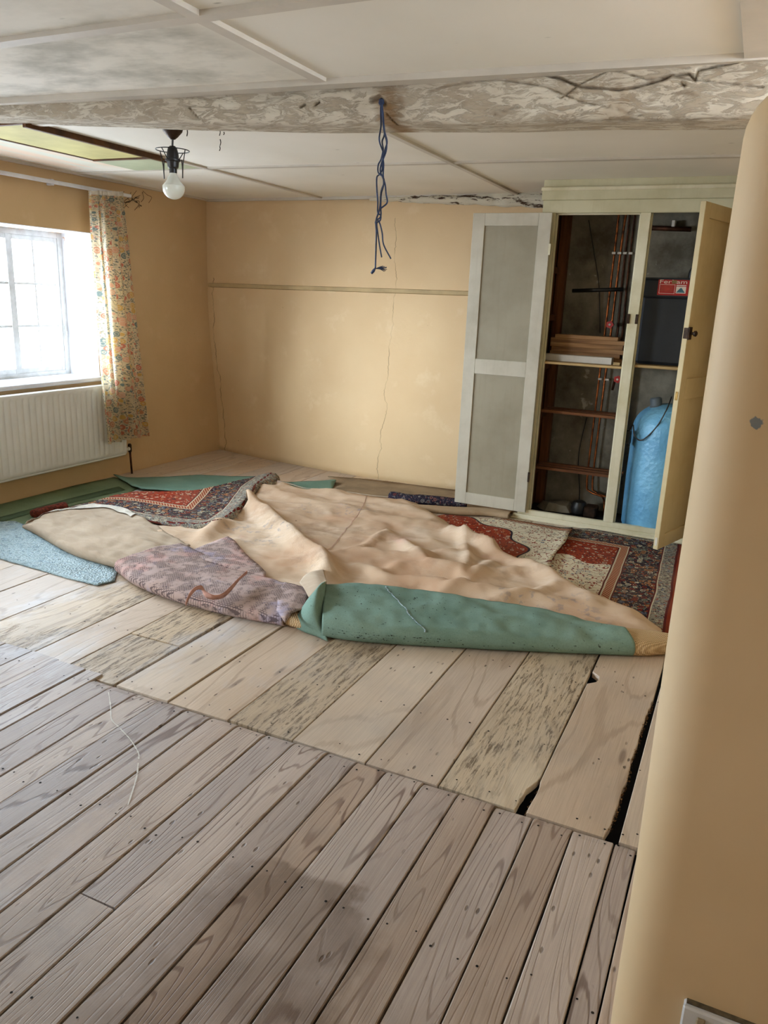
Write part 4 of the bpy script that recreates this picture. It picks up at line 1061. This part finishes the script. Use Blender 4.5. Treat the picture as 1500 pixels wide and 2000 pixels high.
# cold water cistern
cis = thing('water_cistern', 'black plastic cold water cistern with a red label on the right shelf', 'tank')
ca = yf(1250, 560, 5.42); zt_ = yf(1290, 545, 5.42).z; zb_ = 1.137
B('tank_body', (-.715, -.19, 5.42, 5.69, zb_, zt_-.10), 'tank_black', cis, .02); B('tank_rim', (-.725, -.18, 5.405, 5.70, zt_-.115, zt_), 'tank_black', cis, .010)
B('tank_lid', (-.73, -.175, 5.40, 5.705, zt_-.004, zt_+.008), 'tank_black', cis, .004)
T('vent_pipe', spline([(-.45, 5.6, zt_), (-.44, 5.6, zt_+.07), (-.38, 5.6, zt_+.10), (-.30, 5.6, zt_+.10)], 6), .02, 'black', cis, 12)
yl = 5.4045
la, lb_ = yf(1287, 545, yl), yf(1342, 578, yl); lx0, lx1, lz1, lz0 = la.x, lb_.x+.003, la.z, lb_.z
lab = B('label', (lx0, lx1, yl-.0015, yl+.001, lz0, lz1), 'lbl_red', cis, 0); LW, LH = lx1-lx0, lz1-lz0
def lr(name, u0, u1, v0, v1, m, off=.0022): return B(name, (lx0+LW*u0, lx0+LW*u1, yl-off, yl-off+.0008, lz0+LH*v0, lz0+LH*v1), m, lab, 0)
for d in ((.05, .56, .66, .68), (.05, .56, .10, .12), (.05, .062, .10, .68), (.548, .56, .10, .68)): lr('label_line', *d, 'lbl_white')
for v in (.60, .54, .48, .42, .36, .30, .24): lr('label_line', .09, .50, v, v+.008, 'smudge')
lr('label_picture', .60, .92, .14, .56, 'lbl_white'); lr('label_line', .60, .92, .60, .66, 'lbl_white')
bm = bmesh.new(); tri = [(.61, .18), (.90, .18), (.80, .42), (.76, .50), (.71, .42)]
bm.faces.new([bm.verts.new((lx0+LW*u, yl-.0030, lz0+LH*v)) for u, v in tri]); link('label_pyramid', bm, 'lbl_teal', lab)
fc = bpy.data.curves.new('txt', 'FONT'); fc.body = 'Ferham'; fc.size = 1; fo = bpy.data.objects.new('txt', fc); C.objects.link(fo)
bpy.context.view_layer.update(); me = bpy.data.meshes.new_from_object(fo.evaluated_get(bpy.context.evaluated_depsgraph_get()))
xsx = [v.co.x for v in me.vertices]; ysx = [v.co.y for v in me.vertices]; wx, wy = max(xsx)-min(xsx), max(ysx)-min(ysx)
for v in me.vertices: v.co = Vector((lx0+LW*(.05+.88*(v.co.x-min(xsx))/wx), yl-.0026, lz0+LH*(.73+.24*(v.co.y-min(ysx))/wy)))
bpy.data.objects.remove(fo); me.materials.clear(); me.materials.append(M['lbl_white']); lo = bpy.data.objects.new('label_lettering', me); C.objects.link(lo); lo.parent = lab
B('label_smudge', (lx0+LW*.44, lx0+LW*.60, yl-.0034, yl-.0028, lz0+LH*.73, lz0+LH*.94), 'smudge', lab, 0)
rebase(cis, Vector((-.45, 5.55, zb_)))
# hot water cylinder
cx_, cy_, R_c = -.46, 5.53, .225
cyl = thing('hot_water_cylinder', 'light blue foam lagged hot water cylinder in the right half of the cupboard', 'cylinder')
prof = [(R_c*.97, 0), (R_c, .02), (R_c+.004, .35), (R_c, .66)]
for k in range(1, 10):
    a = pi/2*k/9; prof.append((R_c*cos(a)**.8 if k < 9 else .02, .66 + .20*sin(a)))
bm = bmesh.new(); lathe(bm, prof, (cx_, cy_, .021), 48)
for v in bm.verts:
    d = Vector((v.co.x-cx_, v.co.y-cy_, 0)); v.co += d*.04*mn.noise(v.co*7)
bmesh.ops.recalc_face_normals(bm, faces=bm.faces)
link('lagging_jacket', bm, 'foam', cyl, True)
tcap = yf(1290, 780, 5.50)
L('boss_cap', [(.045, -.06), (.045, 0), (.038, .005), (.038, .05), (.030, .058)], (cx_-.085, cy_-.04, .862), 'grey_cap', cyl, 20, (-.2, 0, 1))
B('thermostat', (cx_-R_c-.035, cx_-R_c+.015, 5.36, 5.42, .60, .70), 'black', cyl, .008)
def PT(a, b, y): v = yf(a, b, y); return (v.x, v.y, v.z)
T('cable', spline([PT(1312, 775, 5.40), PT(1302, 800, 5.33), PT(1285, 830, 5.32), PT(1265, 852, 5.32), PT(1250, 860, 5.33), PT(1239, 850, 5.34), PT(1236, 830, 5.36), (cx_-R_c-.01, 5.37, .66)], 8), .0045, 'black', cyl, 8)
rebase(cyl, Vector((cx_, cy_, .02)))

# ------------------------------------------------------------------ electric socket on the near wall end
so = thing('wall_socket', 'white surface mounted socket box low on the near right wall', 'socket')
s0 = yf(1337, 1952, 1.195)
B('socket_box', (s0.x, s0.x+.148, 1.188, 1.203, s0.z-.088, s0.z-.001), 'socket', so, .003)
B('socket_plate', (s0.x-.001, s0.x+.149, 1.180, 1.189, s0.z-.089, s0.z), 'socket', so, .003)
B('grime_line', (s0.x+.004, s0.x+.145, 1.190, 1.202, s0.z-.0012, s0.z+.0006), 'grime', so, 0)
B('rocker_switch', (s0.x+.022, s0.x+.036, 1.174, 1.181, s0.z-.034, s0.z-.010), 'tan_plastic', so, .002)
B('rocker_switch', (s0.x+.112, s0.x+.126, 1.174, 1.181, s0.z-.034, s0.z-.010), 'tan_plastic', so, .002)
L('screw', [(.003, 0), (.003, .002)], (s0.x+.012, 1.180, s0.z-.040), 'black', so, 8, (0, -1, 0)); L('screw', [(.003, 0), (.003, .002)], (s0.x+.138, 1.180, s0.z-.040), 'black', so, 8, (0, -1, 0))
rebase(so, Vector((s0.x+.07, 1.2, s0.z-.09)))

# ------------------------------------------------------------------ cloths and rugs
def seglen(poly): return sum((b-a).length for a, b in zip(poly, poly[1:]))
def resample(pts, n):
    P = [Vector(p) for p in pts]; tot = seglen(P); out = []; step = tot/n; acc = 0; i = 0; cur = 0
    ds = [0]
    for a, b in zip(P, P[1:]): ds.append(ds[-1]+(b-a).length)
    for k in range(n+1):
        s = tot*k/n
        while i < len(ds)-2 and ds[i+1] < s: i += 1
        t = (s-ds[i])/max(ds[i+1]-ds[i], 1e-9); out.append(P[i].lerp(P[i+1], min(max(t, 0), 1)))
    return out
def sd_poly(p, poly):
    """distance from p to the polygon outline"""
    best = 9
    for a, b in zip(poly, poly[1:]+poly[:1]):
        ab = b-a; t = max(0, min(1, (p-a).dot(ab)/max(ab.length_squared, 1e-9))); best = min(best, (p-(a+ab*t)).length)
    return best
def _unused(): pass
def cloth(name, pxpts, zedge, hf, m, step=.03, thick=.006, wob=.004, smooth_outline=True, parent=None, uvf=None, edge=None):
    """sheet inside an outline; pxpts are photo pixels unprojected at height zedge (or (x,y) already given when step<0)"""
    pts = [zf(a, b, zedge) for a, b in pxpts]; pts = [Vector((p.x, p.y)) for p in pts]
    if smooth_outline is True:
        sp_ = [Vector((v.x, v.y)) for v in spline([(p.x, p.y, 0) for p in pts+[pts[0]]], 5)][:-1]
    else: sp_ = pts
    sp2 = resample([(*p, 0) for p in sp_+[sp_[0]]], max(20, int(seglen([Vector((*p, 0)) for p in sp_+[sp_[0]]])/(step if smooth_outline else .012))))[:-1]
    out = [Vector((p.x + wob*mn.noise(Vector((p.x*9, p.y*9, 1))), p.y + wob*mn.noise(Vector((p.x*9, p.y*9, 7))))) for p in sp2]
    x0, x1 = min(p.x for p in out), max(p.x for p in out); y0, y1 = min(p.y for p in out), max(p.y for p in out)
    n = len(out)
    def inside(q):
        c = False; j = n-1
        for i in range(n):
            a, b = out[i], out[j]
            if (a.y > q.y) != (b.y > q.y) and q.x < (b.x-a.x)*(q.y-a.y)/(b.y-a.y+1e-12)+a.x: c = not c
            j = i
        return c
    V = list(out); yy = y0; row = 0
    while yy < y1:
        xx = x0 + (step/2 if row % 2 else 0)
        while xx < x1:
            q = Vector((xx, yy))
            if inside(q) and sd_poly(q, out) > step*.45: V.append(q)
            xx += step
        yy += step*.87; row += 1
    vs, es, fs, *_ = delaunay_2d_cdt(V, [], [list(range(n))], 1, 1e-5)
    bm = bmesh.new(); uvl = bm.loops.layers.uv.new('UVMap')
    bv = []
    for p in vs:
        d = sd_poly(p, out); bv.append(bm.verts.new((p.x, p.y, hf(p.x, p.y, d))))
    for f in fs:
        try:
            q = bm.faces.new([bv[i] for i in f])
            if uvf:
                for lp_ in q.loops: lp_[uvl].uv = uvf(lp_.vert.co.x, lp_.vert.co.y)
        except Exception: pass
    bmesh.ops.recalc_face_normals(bm, faces=bm.faces)
    if sum(f.normal.z for f in bm.faces) < 0: bmesh.ops.reverse_faces(bm, faces=bm.faces)
    o = link(name, bm, m, parent, True)
    if thick: sm = o.modifiers.new('thickness', 'SOLIDIFY'); sm.thickness = thick; sm.offset = -1
    if edge:
        o.data.materials.append(M[edge]); sm.material_offset_rim = 1
    return o
def fold(name, front, back, hf, m, nu=90, nv=26, zb=.05, bulge=.5, zfr=0.0, thick=.006, parent=None, noisea=.006, under=.07):
    """folded-over cloth: section starts underneath, rounds over the front edge and lies back to the rear outline"""
    F = [zf(a, b, zfr) for a, b in front]; Bk = [zf(a, b, zb) for a, b in back]
    F = resample(spline(F, 6), nu); Bk = resample(spline(Bk, 6), nu)
    bm = bmesh.new(); uvl = bm.loops.layers.uv.new('UVMap'); rows = []
    for i in range(nu+1):
        u = i/nu; f, b = F[i], Bk[i]; d = (b-f); d.z = 0; Ld = d.length; d.normalize()
        h = hf(u); r = h/2; row = []
        for k in range(nv+1):
            v = k/nv
            if v < .12: q = f + d*(r + under*(1-v/.12)); q.z = .004
            elif v < .45:
                a = -pi/2 - pi*(v-.12)/.33 ; q = f + d*(r*1.0 + r*bulge*2*cos(a)*.5*1.0*1.0); q.z = .004 + r + r*sin(a)*1.0
                q = f + d*(r*(1+cos(a))) ; q.z = .004 + r*(1+sin(-a-pi)*1.) if False else .004 + r*(1 - sin(-a)) if False else .004 + r + r*sin(a)
            else:
                t = (v-.45)/.55; s = f + d*r; q = s.lerp(f + d*Ld, t); q.z = (.004+2*r)*(1-t) + b.z*t + .012*sin(pi*t)*h/.08
            if v > .2: 
                nzv = noisea*(mn.noise(Vector((q.x*5, q.y*9, 3))) + .5*mn.noise(Vector((q.x*14, q.y*18, 9))))
                q.z += nzv*min(1, (v-.2)*4)
            row.append(bm.verts.new(q))
        rows.append(row)
    for i in range(nu):
        for k in range(nv):
            fc = bm.faces.new((rows[i][k], rows[i+1][k], rows[i+1][k+1], rows[i][k+1]))
            for lp_, (a, b_) in zip(fc.loops, ((i, k), (i+1, k), (i+1, k+1), (i, k+1))): lp_[uvl].uv = (a/nu*seglen(F), b_/nv*.5)
    global ROWS
    ROWS = [[v.co.copy() for v in r_] for r_ in rows]
    bmesh.ops.recalc_face_normals(bm, faces=bm.faces)
    mid = [f for f in bm.faces if f.calc_center_median().z > .02]
    if sum(f.normal.z for f in mid) < 0: bmesh.ops.reverse_faces(bm, faces=bm.faces)
    o = link(name, bm, m, parent, True)
    if thick: md = o.modifiers.new('thickness', 'SOLIDIFY'); md.thickness = thick; md.offset = -1
    return o
sstep = lambda a, b, x: (lambda t: t*t*(3-2*t))(min(1, max(0, (x-a)/(b-a))))
def ridge(x, y, pts, w, h):
    best = 9; p = Vector((x, y))
    for a, b in zip(pts, pts[1:]):
        ab = b-a; t = max(0, min(1, (p-a).dot(ab)/ab.length_squared)); best = min(best, (p-(a+ab*t)).length)
    return h*math.exp(-(best/w)**2)
def W(pts, z=.06): return [Vector((v.x, v.y)) for v in (zf(a, b, z) for a, b in pts)]

# flat things at the bottom
mg = cloth('underlay_sheet', [(-60, 1000), (0, 984), (120, 954), (222, 932), (290, 945), (240, 968), (150, 985), (80, 1005), (36, 1040), (0, 1048), (-60, 1060)], .003, lambda x, y, d: .0045+.001*mn.noise(Vector((x*3, y*3, 0))), 'mat_green', .06, .002, .002, False)
tag(mg, 'flat grey green underlay on the floor beside the left wall under the radiator', 'underlay')
st = cloth('underlay_stripe', [(-60, 1034), (0, 1010), (130, 975), (232, 950), (245, 957), (150, 980), (60, 1003), (0, 1020), (-60, 1044)], .006, lambda x, y, d: .0065, 'mat_stripe', .08, .001, 0, False, parent=mg)
bl = cloth('foam_underlay', [(-60, 1070), (-60, 1020), (30, 1018), (120, 1050), (230, 1112), (226, 1126), (225, 1134), (190, 1143), (130, 1128), (60, 1108), (0, 1090)], .008, lambda x, y, d: .009+.003*mn.noise(Vector((x*4, y*4, 0))), 'blue', .04, .006, .002, False)
tag(bl, 'shiny blue grey underlay sheet poking out at the left below the tan fold', 'underlay')
hb = cloth('hardboard_sheet', [(655, 945), (640, 930), (720, 936), (890, 957), (1015, 990), (1003, 1003), (900, 1000), (760, 985), (640, 975)], .004, lambda x, y, d: .0055, 'hardboard', .08, .003, 0, False)
tag(hb, 'thin brown hardboard sheet on the floor along the back wall left of the cupboard', 'board')
gt = cloth('felt_underlay', [(222, 931), (258, 952), (275, 958), (370, 964), (420, 968), (520, 965), (600, 962), (648, 954), (657, 943), (640, 940), (560, 941), (500, 930), (450, 930), (385, 927), (330, 931), (270, 932)], .012,
    lambda x, y, d: .012 + .02*ridge(x, y, W([(222, 931), (270, 956), (400, 966)], .01), .05, 1.) + .028*ridge(x, y, W([(560, 955), (657, 943)], .01), .07, 1.) + .006*mn.noise(Vector((x*4, y*4, 2))), 'felt_back', .035, .006, .004, False)
tag(gt, 'green felt underlay lying beyond the folded patterned rug corner', 'underlay')
gr2 = cloth('felt_underlay', [(1322, 1100), (1345, 1085), (1420, 1090), (1420, 1260), (1330, 1240), (1318, 1180)], .004, lambda x, y, d: .006, 'felt_back', .06, .004, .002, False)
tag(gr2, 'sliver of green underlay at the far right between the rug edge and the wall', 'underlay')

# right hand persian rug and the one lapped over it
rr = cloth('persian_rug', [(1070, 1030), (1150, 1033), (1250, 1050), (1345, 1066), (1343, 1080), (1337, 1110), (1334, 1150), (1331, 1200), (1326, 1250), (1200, 1250), (1080, 1180), (980, 1110), (990, 1050)], .014,
    lambda x, y, d: .0145 + .004*mn.noise(Vector((x*3, y*3, 2))) + .008*mn.noise(Vector((x*1.5, y*5, 6))), 'persian_right', .03, .010, .004, False, edge='fringe')
tag(rr, 'persian rug with navy and cream borders lying in front of the right cupboard door', 'rug')
rm = cloth('persian_rug', [(850, 1008), (870, 1004), (930, 1010), (990, 1013), (1060, 1024), (1118, 1033), (1112, 1044), (1104, 1062), (1088, 1080), (1078, 1096), (1074, 1115), (1080, 1128), (1108, 1145), (1120, 1165), (1000, 1140), (900, 1080), (840, 1030)], .026,
    lambda x, y, d: .026 + .012*ridge(x, y, W([(1118, 1033), (1104, 1062), (1078, 1096), (1074, 1115)], .03), .05, 1.) + .007*mn.noise(Vector((x*3, y*3, 5))), 'persian_med', .03, .009, .004, False, edge='fringe')
tag(rm, 'persian rug with a rust red medallion and cream field lapped over the other rug', 'rug')
# rolled navy rug edge and the brown backing fold behind
def lump(name, pts, r, m, lb, cat, flat=.55, z0=0, seg=14, ):
    P = spline([zf(a, b, r*.6) for a, b in pts], 8); bm = bmesh.new(); tube(bm, P, [r*(.9+.15*mn.noise(p*6)) for p in P], seg)
    for v in bm.verts:
        v.co.z = max(z0+.003, z0 + r*flat + (v.co.z-r*.6)*flat); v.co += Vector((0, 0, .006*mn.noise(v.co*12)))
    o = link(name, bm, m, None, True); tag(o, lb, cat); return o
lump('rolled_rug', [(762, 972), (800, 977), (860, 981), (912, 985)], .055, 'navy_roll', 'navy patterned rug edge rolled up behind the big brown backing cloth', 'rug', .75)
bf = fold('folded_backing', [(820, 1001), (900, 1008), (950, 1010), (992, 1016)], [(790, 983), (880, 989), (950, 991), (1005, 992)], lambda u: .035, 'canvas_pale', 60, 18, .04, noisea=.004)
tag(bf, 'brown backing cloth folded double in front of the left cupboard door', 'cloth')

# the big upturned rug showing its hessian back
R1 = W([(484, 984), (520, 1010), (560, 1045), (590, 1075), (625, 1095), (640, 1125)])
R1b = W([(484, 984), (440, 1015), (400, 1050)])
R2 = W([(500, 950), (620, 985), (760, 1015), (900, 1035)])
Rh = [(W([(880, 1042), (930, 1058), (960, 1072)]), .045, .055), (W([(940, 1066), (1010, 1092), (1070, 1130)]), .06, .028), (W([(905, 1052), (915, 1090), (900, 1130)]), .035, .03), (W([(760, 1040), (700, 1075), (660, 1080)]), .035, .02), (W([(790, 1065), (840, 1110), (880, 1120)]), .05, .04), (W([(960, 1100), (900, 1150), (850, 1165)]), .04, .025), (W([(1080, 1150), (1010, 1170), (940, 1180)]), .04, .028), (W([(700, 1080), (800, 1090), (880, 1080)]), .07, .035), (W([(780, 1110), (900, 1125), (1000, 1120)]), .07, .04),
      (W([(860, 1150), (1000, 1165), (1150, 1185)]), .07, .035), (W([(1040, 1110), (1140, 1165), (1230, 1195)]), .08, .04), (W([(640, 960), (760, 985), (850, 1010)]), .06, .02),
      (W([(700, 1110), (760, 1130), (860, 1140)]), .05, .03), (W([(745, 1050), (860, 1060)]), .05, .02)]
def hess(x, y, d):
    e = sstep(0, .10, d)
    z = .030 + .024*e + ridge(x, y, R1, .065, .085) + ridge(x, y, R1b, .07, .05) + ridge(x, y, R2, .10, .022)
    for p, w_, h_ in Rh: z += ridge(x, y, p, w_, h_)
    z += e*(.020*mn.noise(Vector((x*2.2, y*3.4, 1))) + .013*mn.noise(Vector((x*5, y*8, 4))) + .006*mn.noise(Vector((x*11, y*18, 8))) + .002*mn.noise(Vector((x*30, y*40, 2))) + .018*max(0, .25-abs(mn.noise(Vector((x*3.1+y*1.2, y*3.9-x*1.6, 11)))))*2 + .010*max(0, .2-abs(mn.noise(Vector((x*6.5+y, y*9-x*2, 17)))))*2)
    return max(z, .022)
hs = cloth('upturned_rug', [(484, 1000), (478, 975), (484, 950), (505, 936), (540, 936), (566, 945), (600, 955), (640, 955), (700, 965), (760, 972), (800, 975), (830, 992), (862, 1012), (890, 1030), (950, 1060), (1010, 1092), (1075, 1125), (1120, 1148), (1180, 1175), (1240, 1200), (1292, 1228),
    (1260, 1240), (1180, 1235), (1080, 1215), (960, 1195), (850, 1175), (760, 1165), (690, 1160), (640, 1165), (590, 1165), (520, 1150), (440, 1100), (360, 1090), (290, 1060), (290, 1030), (350, 1020), (430, 1025)], .035, hess, 'hessian', .022, .008, .003, True)
tag(hs, 'large rumpled upturned rug showing its sandy hessian backing in the middle of the floor', 'rug')
# pale hem tape along the back edge
bm = bmesh.new(); E_ = resample(spline([zf(a, b, .045) for a, b in ((535, 936), (566, 944), (600, 953), (640, 955), (700, 963), (760, 970), (802, 973))], 6), 80); pr = []
for p in E_:
    z = hess(p.x, p.y-.01, .03)+.006; pr.append((bm.verts.new((p.x, p.y-.004, z+.004)), bm.verts.new((p.x+.004, p.y-.034, z+.008))))
for a, b in zip(pr, pr[1:]): bm.faces.new((a[0], a[1], b[1], b[0]))
hm = link('hem_tape', bm, 'tape', hs, True)
bm = bmesh.new(); tube(bm, [Vector((p.x, p.y, hess(p.x, p.y, .3)+.003)) for p in resample([zf(a, b, .06) for a, b in ((717, 970), (705, 1000), (680, 1030), (655, 1060), (630, 1090))], 60)], .0012, 5)
link('loose_thread', bm, 'strip', hs, True)
# folded corner of the persian rug, pile up, on the left
EL = W([(65, 1003), (200, 1000), (300, 1018), (425, 1030)], .06); ER = W([(425, 1030), (470, 1000), (500, 955), (530, 932)], .06)
def dline(x, y, pl):
    p = Vector((x, y)); best = 9
    for a, b in zip(pl, pl[1:]):
        ab = b-a; t = max(0, min(1, (p-a).dot(ab)/ab.length_squared)); best = min(best, (p-(a+ab*t)).length)
    return best
pc_ = cloth('persian_rug', [(100, 994), (150, 985), (215, 966), (262, 957), (330, 957), (385, 955), (430, 944), (468, 935), (500, 928), (545, 930), (548, 940), (512, 952), (494, 970), (480, 990), (462, 1012), (440, 1028), (425, 1031), (380, 1029), (330, 1022), (285, 1015), (240, 1004), (200, 997), (150, 999)], .062,
    lambda x, y, d: .060 + .040*math.exp(-(dline(x, y, ER)/.09)**2) + .010*math.exp(-(dline(x, y, EL)/.06)**2) + .008*mn.noise(Vector((x*4, y*4, 1))) - .022*(1-sstep(0, .025, d)), 'persian_corner', .022, .009, .003, False,
    uvf=lambda x, y: (dline(x, y, EL), dline(x, y, ER)), edge='fringe')
tag(pc_, 'folded over corner of a persian rug with navy border, pile side up, on the left', 'rug')
lump('rug_fringe_roll', [(66, 1006), (85, 1000), (104, 996), (128, 991)], .040, 'fringe', 'rust red rolled rug edge peeping out behind the tan canvas fold', 'rug', .8)
# canvas fold on the left
cf = fold('canvas_fold', [(44, 1034), (75, 1052), (130, 1084), (180, 1102), (240, 1118)], [(60, 1016), (110, 1000), (190, 989), (255, 1003), (300, 1022), (372, 1062)][0:1] + [(110, 1000), (195, 990), (262, 1003), (372, 1066)], lambda u: .060*min(1, .5+u*4), 'canvas', 130, 50, .066, noisea=.019)
tag(cf, 'grey tan canvas back of a rug folded over at the left, with a white hem', 'rug')
bm = bmesh.new(); pr = []; up = Vector((0, 0, .009)); NR = len(ROWS[0])
for i in range(0, 70): pr.append([bm.verts.new(ROWS[i][NR-1-k] + up + (Vector((0, .003, 0)) if k == 0 else Vector())) for k in (0, 1, 2, 3)])
for a, b in zip(pr, pr[1:]):
    for k in (0, 1, 2): bm.faces.new((a[k], a[k+1], b[k+1], b[k]))
link('white_hem', bm, 'tape', cf, True)
# purple backed rug
pu = fold('patterned_rug', [(224, 1122), (262, 1150), (330, 1178), (400, 1198), (470, 1214), (552, 1229)], [(352, 1060), (400, 1083), (450, 1104), (500, 1120), (552, 1136), (604, 1150)], lambda u: .075-.01*u, 'purple', 120, 34, .085, noisea=.007)
tag(pu, 'faded mauve and pink patterned rug reverse folded at the front left', 'rug')
RP = [p for r_ in ROWS for p in r_[int(len(r_)*.4):]]
fl2 = cloth('rug_flap', [(372, 1075), (400, 1064), (445, 1047), (460, 1058), (490, 1090), (520, 1120), (518, 1127), (495, 1122), (450, 1112), (400, 1095)], .085, lambda x, y, d: .085 + .015*mn.noise(Vector((x*3, y*3, 1))), 'purple', .03, .006, .002, False, parent=pu)
# end flap of the patterned rug, curling under beside the green felt
ef = cloth('rug_flap', [(545, 1150), (556, 1136), (604, 1149), (606, 1160), (601, 1187), (585, 1189), (570, 1196), (556, 1214), (540, 1190)], .09, lambda x, y, d: .088 + .010*sstep(0, .08, d)+.006*mn.noise(Vector((x*8, y*8, 1))), 'purple', .02, .006, .003, False, parent=pu)
# torn binding strip arched over it
bm = bmesh.new(); hts = [(362, 1178, .03), (368, 1165, .085), (378, 1150, .12), (392, 1146, .125), (400, 1160, .11), (415, 1165, .10), (432, 1160, .11), (450, 1145, .12), (465, 1130, .12), (482, 1116, .13)]
def on_rug(a, b, up):
    z = .09
    for _ in range(5):
        p = zf(a, b, z); q = min(RP, key=lambda v: (v.x-p.x)**2+(v.y-p.y)**2); z = q.z + up*1.5 + .012
    return zf(a, b, z)
ctr = spline([on_rug(a, b, up) for a, b, up in ((362, 1180, .010), (370, 1162, .035), (382, 1149, .055), (394, 1148, .045), (402, 1160, .022), (418, 1166, .018), (436, 1162, .020), (452, 1147, .024), (466, 1131, .026), (482, 1117, .030))], 6); pr = []
for i, p in enumerate(ctr):
    ww = .024*(1.0 - .4*abs(2*i/len(ctr)-1)); sd = Vector((.35, -.45, .8+.2*sin(i*.35))).normalized()*ww
    pr.append((bm.verts.new(p-sd), bm.verts.new(p+sd)))
for a, b in zip(pr, pr[1:]): bm.faces.new((a[0], a[1], b[1], b[0]))
o = link('torn_binding', bm, 'strip', pu, True); md = o.modifiers.new('s', 'SOLIDIFY'); md.thickness = .003
# green felt roll at the front
gf = fold('felt_roll', [(628, 1252), (700, 1262), (800, 1269), (900, 1274), (1000, 1279), (1100, 1283), (1238, 1288)], [(636, 1140), (690, 1137), (780, 1147), (860, 1157), (960, 1174), (1060, 1190), (1212, 1224)], lambda u: .105-.03*u, 'felt', 150, 40, .085, noisea=.012, under=.10)
RG = ROWS
def surf(u, v):
    a = RG[min(len(RG)-1, int(u*(len(RG)-1)))]; return a[min(len(a)-1, int(v*(len(a)-1)))]
bm = bmesh.new(); cp = [surf(.215 + .125*(1-t/24)**1.2*1.0, .36 + .6*t/24) for t in range(25)]
pr = [(bm.verts.new(p + Vector((-.004, 0, .0035))), bm.verts.new(p + Vector((0, 0, .006))), bm.verts.new(p + Vector((.004, 0, .0035)))) for p in cp]
for a, b in zip(pr, pr[1:]):
    for k in (0, 1): bm.faces.new((a[k], a[k+1], b[k+1], b[k]))
link('crease', bm, 'blue', gf, True)
bm = bmesh.new(); rc = random.Random(3)
for k in range(420):
    u = rc.choice([rc.uniform(.03, .22), rc.uniform(.3, .42), rc.uniform(0, .98), rc.uniform(.1, .35)]); v = rc.choice([.26, .28, .30, rc.uniform(.3, .95)]) if k % 4 else rc.uniform(.5, .9)
    c = surf(u, v) + Vector((rc.uniform(-.012, .012), rc.uniform(-.006, .002), .003)); q = rc.uniform(.0012, .0042)
    vs = [bm.verts.new(c + Vector((rc.uniform(-q, q)*1.8, rc.uniform(-q, q), rc.uniform(-q, q)*.7))) for _ in range(4)]
    for t3 in ((0, 1, 2), (0, 2, 3), (0, 3, 1), (1, 3, 2)): bm.faces.new([vs[z_] for z_ in t3])
o = link('debris', bm, 'dark', gf); o['kind'] = 'stuff'
tag(gf, 'long roll of green felt underlay folded over at the front of the pile', 'underlay')
me_ = fold('mesh_backing', [(1236, 1287), (1262, 1288), (1290, 1286), (1316, 1284)], [(1210, 1223), (1245, 1228), (1285, 1234), (1322, 1243)], lambda u: .073, 'mesh', 40, 24, .075, noisea=.004, under=.08)
tag(me_, 'coarse tan mesh back of a rug at the right end of the green felt roll', 'rug')
# tan lining and curled green flap at the left end of the felt roll
ct = fold('tan_lining', [(545, 1222), (580, 1232), (600, 1236)], [(560, 1180), (585, 1185), (612, 1190)], lambda u: .05, 'mesh', 24, 18, .06, noisea=.002, under=.04)
tag(ct, 'tan lining cloth showing between the patterned rug and the green felt', 'cloth')
# the curled flap is a curved sheet: bottom on floor, leaning back and up
def sheet(name, rows_px, m, parent=None, th=.006, sub=6):
    """rows of (px,py,z) control points lofted smoothly"""
    R_ = [spline([zf(a, b, z) for a, b, z in r], sub) for r in rows_px]; n = min(len(r) for r in R_)
    cols = [spline([r[k] for r in R_], sub) for k in range(n)]
    bm = bmesh.new(); g = [[bm.verts.new(p) for p in c] for c in cols]
    for a, b in zip(g, g[1:]):
        for k in range(len(a)-1): bm.faces.new((a[k], b[k], b[k+1], a[k+1]))
    bmesh.ops.recalc_face_normals(bm, faces=bm.faces); o = link(name, bm, m, parent, True)
    if th: md = o.modifiers.new('s', 'SOLIDIFY'); md.thickness = th; md.offset = 0
    return o
sheet('felt_curl', [[(581, 1228, .005), (600, 1236, .004), (620, 1243, .004), (640, 1253, .003)], [(581, 1205, .05), (598, 1208, .08), (618, 1212, .085), (634, 1222, .05)], [(592, 1185, .09), (606, 1182, .13), (620, 1180, .135), (633, 1190, .08)], [(606, 1165, .12), (614, 1158, .15), (624, 1150, .155), (634, 1158, .11)], [(622, 1145, .14), (628, 1140, .16), (633, 1137, .16), (637, 1135, .13)]], 'felt', gf)
sheet('lining_flap', [[(604, 1168, .115), (616, 1156, .145), (628, 1146, .15), (638, 1136, .145)], [(594, 1150, .10), (606, 1138, .12), (620, 1130, .135), (636, 1128, .12)], [(585, 1138, .09), (596, 1124, .10), (612, 1116, .11), (632, 1112, .10)]], 'canvas', gf)
